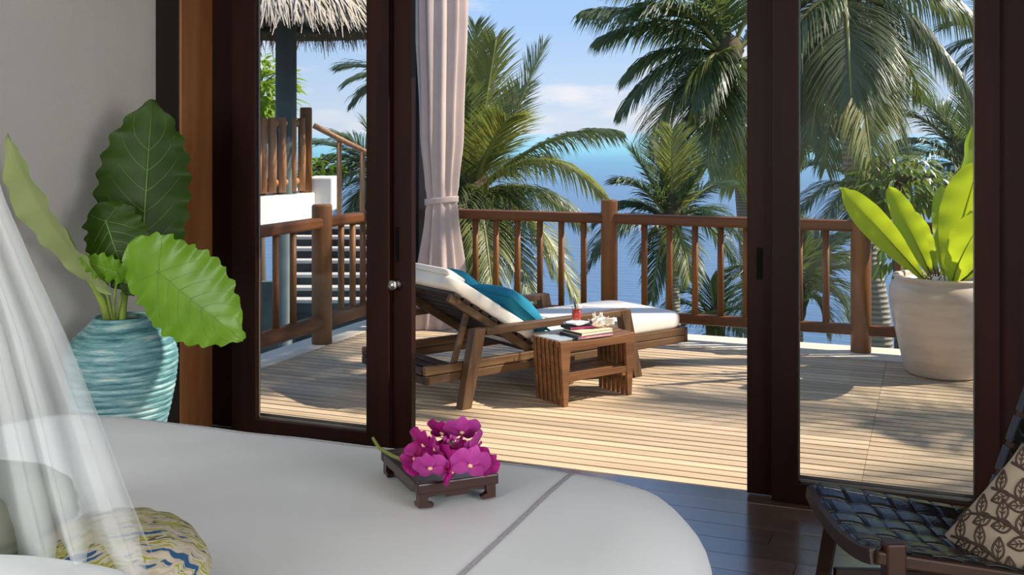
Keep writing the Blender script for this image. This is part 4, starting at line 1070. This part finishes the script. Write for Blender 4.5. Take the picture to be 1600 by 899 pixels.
def palm(label, crown, tips, trunk=None, tr=.13, seed=0, nuts=0, mt='palm', ll=.62, group='coconut palms around the deck', tb=None, n=62, width=1.0, bscale=1.0, yellow=(), sc=1.0):
    """tips: (px, py, depth, bulge, droop)"""
    rnd = random.Random(seed); c = at(*crown)
    if trunk is None: trunk = [c + Vector((0, 0, -.1)), c + Vector((.25, .1, -2.5)), Vector((c.x+.6, c.y+.3, GZ))]
    else: trunk = [c + Vector((0, 0, -.05))] + [at(*p) for p in trunk]
    base = trunk[-1].copy()
    t = thing('coconut_palm', label, 'palm tree', base, 0, group)
    # smooth trunk
    pts = []
    m_ = len(trunk)
    for i in range(m_-1):
        p0, p1, p2, p3 = trunk[max(0, i-1)], trunk[i], trunk[i+1], trunk[min(m_-1, i+2)]
        for k in range(7):
            s = k/7; pts.append(.5*((2*p1)+(-p0+p2)*s+(2*p0-5*p1+4*p2-p3)*s*s+(-p0+3*p1-3*p2+p3)*s**3))
    pts.append(trunk[-1]); K = len(pts)
    pts = pts[::-1]
    MB().tube([p-base for p in pts], [tr*(1.25-.45*k/(K-1)) for k in range(K)], 14).build('trunk', M['trunk'], t, True)
    sh = MB().lathe([(tr*.7, -.35), (tr*1.25, -.10), (tr*1.5, .10), (tr*1.1, .32), (.01, .5)], 14, c-base, wob=lambda a, z: .15*sin(5*a+z*9)).build('crown_shaft', M['sheath'], t, True)
    for i, (px, py, d, bl, dr) in enumerate(tips):
        tip = at(px, py, d); b0 = c + (tip-c).normalized()*tr*.6
        mb, rb, rad = frond_mb(b0-base, tip-base, bl*sc, ll*sc*bscale*rnd.uniform(.9, 1.1), dr, rnd, n, None, width*sc)
        f = mb.build('frond', M['palmy'] if i in yellow else M[mt], t, False, fix=False)
        MB().tube(rb, rad, 6).build('midrib', M['rach'], f, True)
    for k in range(nuts):
        a = 2*pi*k/nuts+rnd.random(); nm = MB().lathe([(0, -.13), (.07, -.10), (.105, 0), (.08, .09), (0, .14)], 14, c-base+Vector((cos(a)*(tr+.14), sin(a)*(tr+.14), -.22-.12*rnd.random())))
        nm.build('coconut', M['nut'], t, True)
    return t
d = 15.
palm('big feathery coconut palm beside the curtain, its fronds filling the left of the view', (736, 305, d), [
    (742, 40, d, .1, .25), (775, 62, d-.5, .1, .25), (848, 72, d+.3, -.25, .3), (716, 78, d+.5, .1, .2), (700, 130, d-.4, .2, .3), (812, 140, d+.8, .1, .3),
    (962, 205, d-.3, .55, 1.1), (945, 305, d-1.2, .95, 1.3), (905, 345, d+.5, .6, 1.1), (850, 250, d+1, .3, .5), (676, 200, d, .3, .4), (650, 300, d-.5, .6, .7),
    (702, 420, d-1.2, .9, .7), (770, 470, d-1.6, .9, .6), (905, 470, d-1.0, 1.0, .6), (835, 480, d-1.3, .9, .6), (730, 470, d-1.5, .6, .5), (668, 390, d-.8, .8, .7), (800, 400, d-.9, .8, .7), (790, 190, d-.9, .2, .3), (860, 420, d-.2, .9, .7)],
    [(732, 400, d), (722, 620, d), (715, 960, d+.3)], .17, 1, 0, 'palm', .62, n=84, yellow=(1, 5, 7, 14, 13, 19))
d = 17.
palm('small upright coconut palm standing in front of the open sea in the middle', (1050, 348, d), [
    (1050, 205, d, .02, .25), (1030, 225, d+.4, .05, .3), (1074, 228, d+.3, .05, .3), (988, 236, d, .1, .35), (1100, 262, d-.2, .08, .4), (1130, 286, d+.3, .25, .5), (975, 285, d-.3, .3, .6),
    (935, 345, d+.2, .5, .7), (912, 425, d-.3, .75, .8), (926, 392, d-.6, .6, .8), (1165, 388, d-.3, .6, .8), (1150, 410, d+.4, .6, .8), (1018, 470, d-.5, .6, .6), (1078, 438, d-.8, .5, .6), (1000, 400, d+.4, .4, .6), (1120, 340, d-.5, .3, .6), (960, 325, d+.5, .35, .6)],
    [(1050, 420, d), (1052, 520, d), (1056, 880, d+.2)], .11, 2, 0, 'palmd', .50, n=60, yellow=(0, 13))
d = 21.
palm('tall coconut palm with a cluster of young coconuts, top centre right', (1138, 88, d), [
    (918, 16, d-.4, .35, 1.3), (960, -30, d+.3, .4, 1.2), (942, 58, d+.6, .45, 1.2) , (972, 172, d, .55, 1.1), (985, 112, d+.6, .35, 1.0), (1015, 218, d-.5, .55, .7), (1062, 225, d-.3, .55, .7),
    (1105, 262, d-.9, .5, .6), (1150, 290, d-.8, .5, .6), (1185, 260, d-.3, .5, .7), (1225, 190, d, .5, .7), (1250, 80, d+.4, .5, .6), (1040, -60, d, .3, .4), (1130, -140, d, .1, .3), (1230, -60, d, .3, .4), (1085, -90, d-.6, .3, .4), (1010, 20, d-.9, .5, .7), (1080, 160, d-1, .5, .7)],
    [(1150, 190, d), (1166, 330, d), (1180, 560, d), (1188, 940, d)], .19, 3, 11, 'palm', .66, n=84, yellow=(5, 8), sc=1.6)
d = 11.5
palm('tall coconut palm with ringed trunk behind the cream pot, crown above the frame', (1318, -10, d), [
    (1215, 60, d, .35, .6), (1232, 170, d-.3, .55, .7), (1268, 215, d-.5, .55, .6), (1290, 262, d+.3, .5, .6), (1362, 262, d-.7, .35, .55), (1388, 190, d+.6, .5, .7), (1415, 232, d-.2, .6, .7), (1440, 150, d+.9, .5, .7),
    (1526, 160, d-.2, .65, 1.7), (1560, 60, d+.4, .5, 1.5), (1500, -60, d, .4, .5), (1400, -140, d, .1, .3), (1250, -120, d, .2, .3), (1180, -40, d+.4, .4, .5), (1258, 120, d+.9, .5, .6), (1330, 150, d-.9, .35, .5), (1245, 250, d+1, .6, .6), (1200, 130, d-.6, .5, .7)],
    [(1320, 120, d), (1334, 250, d), (1356, 400, d), (1376, 560, d), (1384, 960, d)], .118, 4, 5, 'palm', .66, n=80, yellow=(4,))
d = 20.
palm('distant coconut palm at the top right corner of the view', (1580, 70, d), [(1490, 40, d, .3, .5), (1478, 88, d, .4, .6), (1495, 120, d, .5, .7), (1520, 150, d-.5, .5, .6), (1600, 160, d, .5, .6), (1660, 60, d, .4, .5), (1580, -60, d, .1, .3), (1510, -10, d, .3, .4)], None, .15, 5, 0, 'palmd', .66, n=46, width=1.2)
d = 19.
palm('low coconut palm whose crown shows behind the fern at the far right', (1512, 262, d), [(1418, 180, d, .4, .6), (1440, 152, d, .35, .5), (1402, 232, d, .5, .7), (1388, 268, d-.5, .6, .7), (1470, 170, d+.5, .2, .4), (1480, 310, d-.5, .5, .6), (1430, 310, d-.4, .6, .7), (1560, 170, d, .3, .5), (1600, 260, d, .5, .6), (1520, 150, d, .1, .3), (1590, 330, d, .5, .6)], None, .14, 6, 0, 'palmd', .62, n=50, width=1.2)
d = 18.
palm('coconut palm partly hidden behind the ringed trunk, just above the railing', (1352, 292, d), [(1238, 268, d, .45, .6), (1248, 330, d-.3, .5, .7), (1275, 235, d, .3, .5), (1285, 352, d-.5, .5, .7), (1310, 215, d, .2, .4), (1415, 240, d, .35, .5), (1440, 300, d, .5, .6), (1370, 210, d, .1, .3), (1230, 225, d+.4, .5, .6), (1330, 360, d-.5, .4, .6)], None, .13, 7, 0, 'palmd', .56, n=50, width=1.1)
d = 14.
palm('coconut palm below deck level seen between the right-hand balusters', (1238, 480, d), [(1342, 432, d, .55, .7), (1330, 372, d, .45, .6), (1290, 372, d+.3, .25, .5), (1262, 358, d, .1, .4), (1322, 485, d-.4, .6, .8), (1225, 360, d, .1, .3), (1180, 370, d, .3, .5), (1140, 440, d, .5, .7), (1295, 505, d-.3, .5, .7), (1160, 500, d, .6, .7), (1312, 405, d+.6, .5, .6)], None, .13, 8, 0, 'palm', .50, n=60)
d = 20.
palm('low coconut palm crown peeping over the lower rail in the middle', (1118, 515, d), [(1052, 478, d, .4, .7), (1075, 458, d, .3, .6), (1110, 440, d, .1, .4), (1150, 452, d, .25, .5), (1178, 480, d, .4, .7), (1090, 500, d-1, .4, .7), (1160, 520, d-1, .4, .7), (1060, 520, d, .4, .7), (1190, 530, d, .5, .7), (1120, 550, d-1, .3, .5)], None, .13, 9, 0, 'palm', .55, n=46, yellow=(3, 8))
d = 16.
palm('coconut palm behind the stair handrail, seen through the left pane', (612, 292, d), [(492, 226, d, .35, .5), (498, 262, d, .5, .7), (505, 312, d-.5, .6, .8), (535, 348, d-.6, .6, .7), (540, 215, d+.4, .2, .4), (575, 200, d, .1, .3), (640, 200, d, .1, .3), (560, 350, d-.6, .6, .7), (520, 285, d+.4, .55, .7), (600, 380, d-.7, .4, .6)], None, .14, 10, 0, 'palmd', .56, n=60)
d = 18.
palm('tall coconut palm whose frond tips reach the left pane from behind the door', (655, 150, d), [(538, 106, d, .35, .5), (548, 128, d-.4, .4, .6), (556, 158, d, .5, .7), (600, 60, d, .2, .4), (655, 20, d, .1, .3), (600, 220, d, .5, .7), (648, 240, d-.5, .4, .6), (690, 120, d+1, .3, .5)], None, .14, 11, 0, 'palmd', .60, n=50, width=1.1)
d = 12.5
palm('coconut palm growing up from below the stairs behind the left railing', (585, 470, d), [(502, 425, d, .35, .6), (512, 395, d, .25, .5), (530, 370, d, .15, .4), (565, 365, d, .1, .3), (540, 520, d-.5, .4, .7), (620, 380, d, .1, .3), (660, 430, d, .3, .6), (680, 500, d, .5, .7), (515, 500, d-.6, .5, .8)], None, .13, 12, 0, 'palm', .50, n=60, yellow=(0, 6))
# palms to the right of the view, whose shade dapples the deck
def palm_w(label, c, seed, L_, nf, rise=.2, els=(.9, .35, -.1)):
    rnd = random.Random(seed); c = Vector(c)
    t = thing('coconut_palm', label, 'palm tree', (c.x+.5, c.y+.4, GZ), 0, 'coconut palms around the deck'); b = Vector(t.location)
    MB().tube([Vector((0, 0, 0)), (c-b)*.5+Vector((.2, 0, 0)), c-b], [.17, .14, .11], 14).build('trunk', M['trunk'], t, True)
    for i in range(nf):
        a = 2*pi*i/nf + rnd.uniform(-.2, .2); el = els[i % 3]+rnd.uniform(-.1, .1)
        tip = c + Vector((cos(a)*cos(el), sin(a)*cos(el), sin(el)))*L_*rnd.uniform(.9, 1.1) - Vector((0, 0, .35*L_))*(el < .8)
        mb, rb, rad = frond_mb(c-b, tip-b, .28*L_, .62, .6, rnd, 54)
        f = mb.build('frond', M['palm'], t, False, fix=False); MB().tube(rb, rad, 6).build('midrib', M['rach'], f, True)
palm_w('coconut palm beyond the right edge of the view, nearer the house', (5.7, 8.3, 4.5), 21, 2.2, 12)
palm_w('coconut palm beyond the right edge of the view, leaning over the far deck corner', (2.6, 8.7, 6.4), 22, 1.5, 10)

# ------------------------------------------------------------------ small broadleaf trees
M['mango'] = leafmat('broad_leaf', (.07, .15, .02), (.20, .24, .05), (.28, .36, .04), .3, .35, 8, .6)
M['lime'] = leafmat('lime_leaf', (.16, .30, .02), (.34, .46, .05), (.45, .60, .05), .4, .4, 8, .4)
M['bark'] = plain('bark', (.12, .09, .06), .9, bump=.5, bscale=20)
def leafy(name, label, c, rad, n, ll, lw, m, base, seed, drop=.5, branches=9):
    rnd = random.Random(seed); c = Vector(c); base = Vector(base)
    t = thing(name, label, 'tree', base)
    MB().tube([Vector((0, 0, 0)), (c-base)*.5+Vector((.1, 0, 0)), c-base], [.09, .07, .04], 10).build('trunk', M['bark'], t, True)
    br = MB(); mb = MB()
    ends = []
    for k in range(branches):
        a = rnd.uniform(0, 2*pi); e = rnd.uniform(-.6, 1.3); d_ = Vector((cos(a)*cos(e)*rad[0], sin(a)*cos(e)*rad[1], sin(e)*rad[2]))
        br.tube([c-base, c-base+d_*.5+Vector((0, 0, .05)), c-base+d_*.9], [.02, .014, .006], 6); ends.append(d_)
    br.build('branches', M['bark'], t, True)
    for k in range(n):
        while True:
            q = Vector((rnd.uniform(-1, 1), rnd.uniform(-1, 1), rnd.uniform(-1, 1)))
            if .45 < q.length < 1: break
        p = c-base+Vector((q.x*rad[0], q.y*rad[1], q.z*rad[2]))
        d_ = (Vector((q.x, q.y, q.z*.4-drop))+Vector((rnd.uniform(-.6, .6), rnd.uniform(-.6, .6), rnd.uniform(-.4, .4)))).normalized()
        s_ = d_.cross(Vector((rnd.uniform(-.4, .4), rnd.uniform(-.4, .4), 1))).normalized(); nn = s_.cross(d_)
        l = ll*rnd.uniform(.7, 1.2); w = lw*rnd.uniform(.8, 1.2)
        prof = [(0, .1), (.3, .9), (.6, 1), (.85, .5), (1, .02)]
        vs = []
        for u, ww in prof:
            mid = p+d_*l*u - Vector((0, 0, 1))*l*.25*u*u
            vs += [mid-s_*w*ww+nn*w*.3*ww, mid, mid+s_*w*ww+nn*w*.3*ww]
        mb.add(vs, [(3*i+j, 3*i+j+1, 3*i+j+4, 3*i+j+3) for i in range(4) for j in range(2)])
    o = mb.build('foliage', m, t, False, fix=False); o['kind'] = 'stuff'
    return t
c = at(1402, 290, 10.8)
leafy('mango_tree', 'small broadleaf tree with glossy leaves behind the fern and railing', c, (.52, .5, .34), 620, .15, .026, M['mango'], (c.x-.1, c.y+.1, GZ+1), 3)
c2 = at(1400, 392, 10.2)
leafy('mango_sapling', 'few hanging broad leaves just beside the right railing post', c2, (.32, .3, .22), 46, .15, .030, M['mango'], (c2.x+.3, c2.y+.1, GZ+1), 5, .9, 5)
c = at(402, 148, 17)
leafy('leafy_tree', 'lime green leafy tree under the thatched roof at the left', c, (.52, .6, .62), 700, .30, .04, M['lime'], (c.x, c.y, -4.5), 6, .1)
c = at(500, 268, 15.5)
leafy('leafy_shrub', 'small green shrub behind the white wall of the stairs', c, (.30, .4, .22), 260, .16, .03, M['lime'], (c.x, c.y, -4.0), 8, .1)
# ------------------------------------------------------------------ thatched pavilion on its landing, with log railing
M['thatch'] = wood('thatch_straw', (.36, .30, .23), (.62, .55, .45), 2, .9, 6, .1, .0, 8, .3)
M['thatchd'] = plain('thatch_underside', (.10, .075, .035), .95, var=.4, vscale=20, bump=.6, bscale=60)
M['col'] = plain('teal_grey_column', (.055, .085, .085), .6, var=.25, vscale=5)
pc_ = at(432, 300, 12.4)
pv_ = thing('thatched_pavilion', 'thatched pavilion roof on a thick grey-green column, upper left', 'pavilion', (pc_.x, pc_.y, -4.5))
PB_ = Vector(pv_.location)
col = at(447, 300, 12.0)
MB().tube([Vector((col.x, col.y, -4.5))-PB_, Vector((col.x, col.y, 3.2))-PB_], .118, 28).build('column', M['col'], pv_, True)
RZ = 2.72; RR = 1.62
ctr = Vector((pc_.x, pc_.y, RZ))-PB_
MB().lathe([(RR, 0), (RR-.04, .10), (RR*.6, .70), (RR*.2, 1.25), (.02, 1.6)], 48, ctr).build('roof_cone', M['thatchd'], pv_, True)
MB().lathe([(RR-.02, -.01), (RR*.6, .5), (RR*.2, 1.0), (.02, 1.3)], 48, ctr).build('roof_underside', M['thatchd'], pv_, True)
MB().tube([ctr+Vector((1.3*cos(2*pi*k/32), 1.3*sin(2*pi*k/32), .10)) for k in range(33)], .05, 8).build('ring_beam', M['dark'], pv_, True)
rnd = random.Random(5); th = MB()
facing = math.atan2(-pc_.y, -pc_.x)
for k in range(4600):
    near = k < 4000
    a = facing + (rnd.uniform(-1.5, 1.5) if near else rnd.uniform(1.5, 4.8)); t = rnd.random()**(1.3)
    r = RR*(1.0-.55*t); z = .10+ (RR-r)*.62/ (RR*.4) * .60
    z = .06+(RR-r)*.72
    rad_ = Vector((cos(a), sin(a), 0)); tang = Vector((-sin(a), cos(a), 0))
    dn = (rad_*.72-Vector((0, 0, .62))+tang*rnd.uniform(-.22, .22)).normalized()
    L_ = rnd.uniform(.35, .62); p = ctr+rad_*(r-.18)+Vector((0, 0, z+.10+rnd.uniform(0, .10)))
    w = rnd.uniform(.006, .013)
    q = p+dn*L_*.55; e = q+(dn+Vector((0, 0, -.55*rnd.random()))+tang*rnd.uniform(-.25, .25)).normalized()*L_*.45
    u_ = Vector((0, 0, .004))
    th.add([p-tang*w, p+tang*w, q-tang*w+u_, q+tang*w+u_, e-tang*w*.3, e+tang*w*.3], [(0, 1, 3, 2), (2, 3, 5, 4)])
o = th.build('thatch_strands', M['thatch'], pv_, fix=False); o['kind'] = 'stuff'
fr = MB()
for k in range(900):   # darker ragged fringe hanging under the eave
    a = rnd.uniform(0, 2*pi); rad_ = Vector((cos(a), sin(a), 0)); tang = Vector((-sin(a), cos(a), 0)); p = ctr+rad_*(RR-rnd.uniform(.02, .25))+Vector((0, 0, .06))
    e = p+Vector((0, 0, -rnd.uniform(.08, .24)))+rad_*rnd.uniform(-.02, .06)+tang*rnd.uniform(-.07, .07); w = .008
    fr.add([p-tang*w, p+tang*w, e+tang*w*.2, e-tang*w*.2], [(0, 1, 2, 3)])
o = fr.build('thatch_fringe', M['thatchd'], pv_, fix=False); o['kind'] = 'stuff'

# landing with curved front, white rendered
ld = thing('landing', 'white rendered stair landing under the thatched pavilion', 'landing', (0, 0, -4.5), kind='structure')
LC = at(330, 300, 12.4); LC.z = 0
lt = EYE-(312-208)*11.0/F
LR = (at(489, 300, 11.25)-Vector((0, 0, 0))); 
top = [Vector((LC.x+1.22*cos(k*2*pi/60), LC.y+1.22*sin(k*2*pi/60), 0)) for k in range(60)]
MB().prism([p+Vector((0, 0, lt+4.5-.36)) for p in top], (0, 0, .36)).build('slab', M['white'], ld, bevel=.02)
wc = at(505, 300, 12.6)
Ra = Matrix.Rotation(YAW, 3, 'Z')
wh0 = EYE-(330-208)*12.4/F; wh1 = EYE-(277-208)*12.4/F
MB().box((wc.x, wc.y, (wh0+wh1)/2+4.5), (.30, .5, wh1-wh0), Ra).build('parapet', M['white'], ld, bevel=.02)
MB().box((wc.x-.02, wc.y-.25, 4.5+wh1-.26), (.13, .05, .03), Ra).build('scupper', M['black'], ld)
MB().tube([Vector((LC.x, LC.y, 0)), Vector((LC.x, LC.y, lt+4.0))], .5, 24).build('support_drum', M['col'], ld, True)
# curved log railing in two rows
lr = thing('log_railing', 'curved railing of upright logs on the white landing', 'railing', (LC.x, LC.y, lt))
r0 = 1.13
a_of = lambda px: None
def ang_at(px, r):    # angle on the circle round the landing centre that shows at column px, near side
    k = (px-800)/F; best = None
    for i in range(3600):
        a = 2*pi*i/3600; x = LC.x+r*cos(a); y = LC.y+r*sin(a); D = -SY*x+CY*y; X = CY*x+SY*y
        if abs(X/D-k) < .0006 and (best is None or D < best[0]): best = (D, a)
    return best[1] if best else None
hL = .80
for px in (356, 372, 389, 403, 412, 426, 442, 458, 472):
    a = ang_at(px, r0)
    if a is None: continue
    p = Vector((r0*cos(a), r0*sin(a), 0)); rr = .042 if px % 3 else .048
    MB().tube([p+Vector((0, 0, .03)), p+Vector((.006, 0, .4)), p+Vector((0, 0, .86))], [rr, rr*1.05, rr*.95], 12).build('log_upright', M['log'], lr, True)
for px in (390, 412, 432, 450, 466):
    a = ang_at(px, r0-.22)
    if a is None: continue
    p = Vector(((r0-.22)*cos(a), (r0-.22)*sin(a), 0))
    MB().tube([p, p+Vector((0, 0, .78))], .034, 12).build('log_upright', M['log'], lr, True)
a0, a1 = ang_at(340, r0) or 3.2, ang_at(479, r0)
if a1 < a0: a1 += 2*pi
for z, rr, rad_ in ((.80, .042, r0-.045), (.14, .046, r0-.045), (.72, .03, r0-.26), (.05, .03, r0-.26)):
    MB().tube([(rad_*cos(a0+(a1-a0)*k/24), rad_*sin(a0+(a1-a0)*k/24), z) for k in range(25)], rr, 12).build('log_rail', M['log'], lr, True)
a = ang_at(479, r0); p = Vector((r0*cos(a), r0*sin(a), 0))
MB().tube([p, p+Vector((0, 0, .97)), p+Vector((0, 0, .985))], [.07, .07, .062], 18).build('log_post', M['post'], lr, True)
pw_ = Vector((LC.x, LC.y, lt))+p
# stairs going down from the landing
stt = thing('stairs', 'stairs with white-edged dark risers below the landing, behind the left railing', 'stairs', (0, 0, -4.5), kind='structure')
M['riser'] = plain('dark_riser', (.03, .028, .026), .7); M['tread'] = plain('white_tread', (.55, .52, .47), .7)
ys = [352, 368, 386, 405, 427, 447, 466]
Ds = [11.9, 11.62, 11.34, 11.06, 10.78, 10.5, 10.22]
prev = None
for i, (py, D_) in enumerate(zip(ys, Ds)):
    z = EYE-(py-208)*D_/F
    x0 = at(455, 300, D_); x1 = at(632, 300, D_)
    c_ = (x0+x1)/2; w = (x1-x0).length
    MB().box((c_.x, c_.y, z+4.5-.02), (w, .17, .035), Ra).build('tread', M['tread'], stt, bevel=.005)
    rc = c_+Vector((-SY, CY, 0))*(-.06)
    MB().box((rc.x, rc.y, z+4.5-.115), (w, .03, .15), Ra).build('riser', M['riser'], stt)
sb = MB(); c_ = (at(455, 300, 11.2)+at(632, 300, 11.2))/2
zz = EYE-(466-208)*10.2/F
sb.box((c_.x, c_.y+.25, (zz-.2+4.5)/2), ((at(632, 300, 11.2)-at(470, 300, 11.2)).length, 1.4, zz-.2+4.5), Ra)
sb.build('stair_base', M['riser'], stt)
# slim handrail of the stairs
hr = thing('handrail', 'slim round timber handrail descending from the log post', 'handrail', pw_, 0)
q = [at(490, 196, 11.1), at(515, 209, 11.15), at(540, 222, 11.2), at(572, 238, 11.2), at(610, 262, 11.2), at(650, 300, 11.2)]
MB().tube([pw_+Vector((0, 0, .80))]+q if False else q, .03, 12).build('rail', M['log'], hr, True, org=pw_)
for px, py, D_, yb in ((530, 217, 11.2, 352), (566, 236, 11.2, 352), (605, 259, 11.2, 360), (508, 206, 11.14, 330)):
    if px == 508: continue
    p = at(px, py, D_); b_ = at(px, yb, D_)
    MB().tube([p, b_], .026, 12).build('baluster', M['log'], hr, True, org=pw_)
# dark lower column and greenish garden wall glimpsed under the landing
c_ = at(446, 440, 10.0)
MB().tube([(0, 0, 0), (0, 0, 5.05)], .065, 20).build('under_column', M['col'], None, True).location = (c_.x, c_.y, -4.5)
o = bpy.data.objects['under_column']; tag(o, 'slim grey-green column under the landing, seen between the left balusters', 'column', kind='structure')
M['gwall'] = plain('mossy_wall', (.10, .13, .10), .8, var=.3, vscale=3)
c_ = at(425, 430, 11.4)
gw = MB().box((0, 0, 2.2), (.9, .12, 4.4), Ra).build('garden_wall', M['gwall'], None); gw.location = (c_.x-.1, c_.y, -4.5); tag(gw, 'mossy green wall under the landing, at the far left', 'wall', kind='structure')
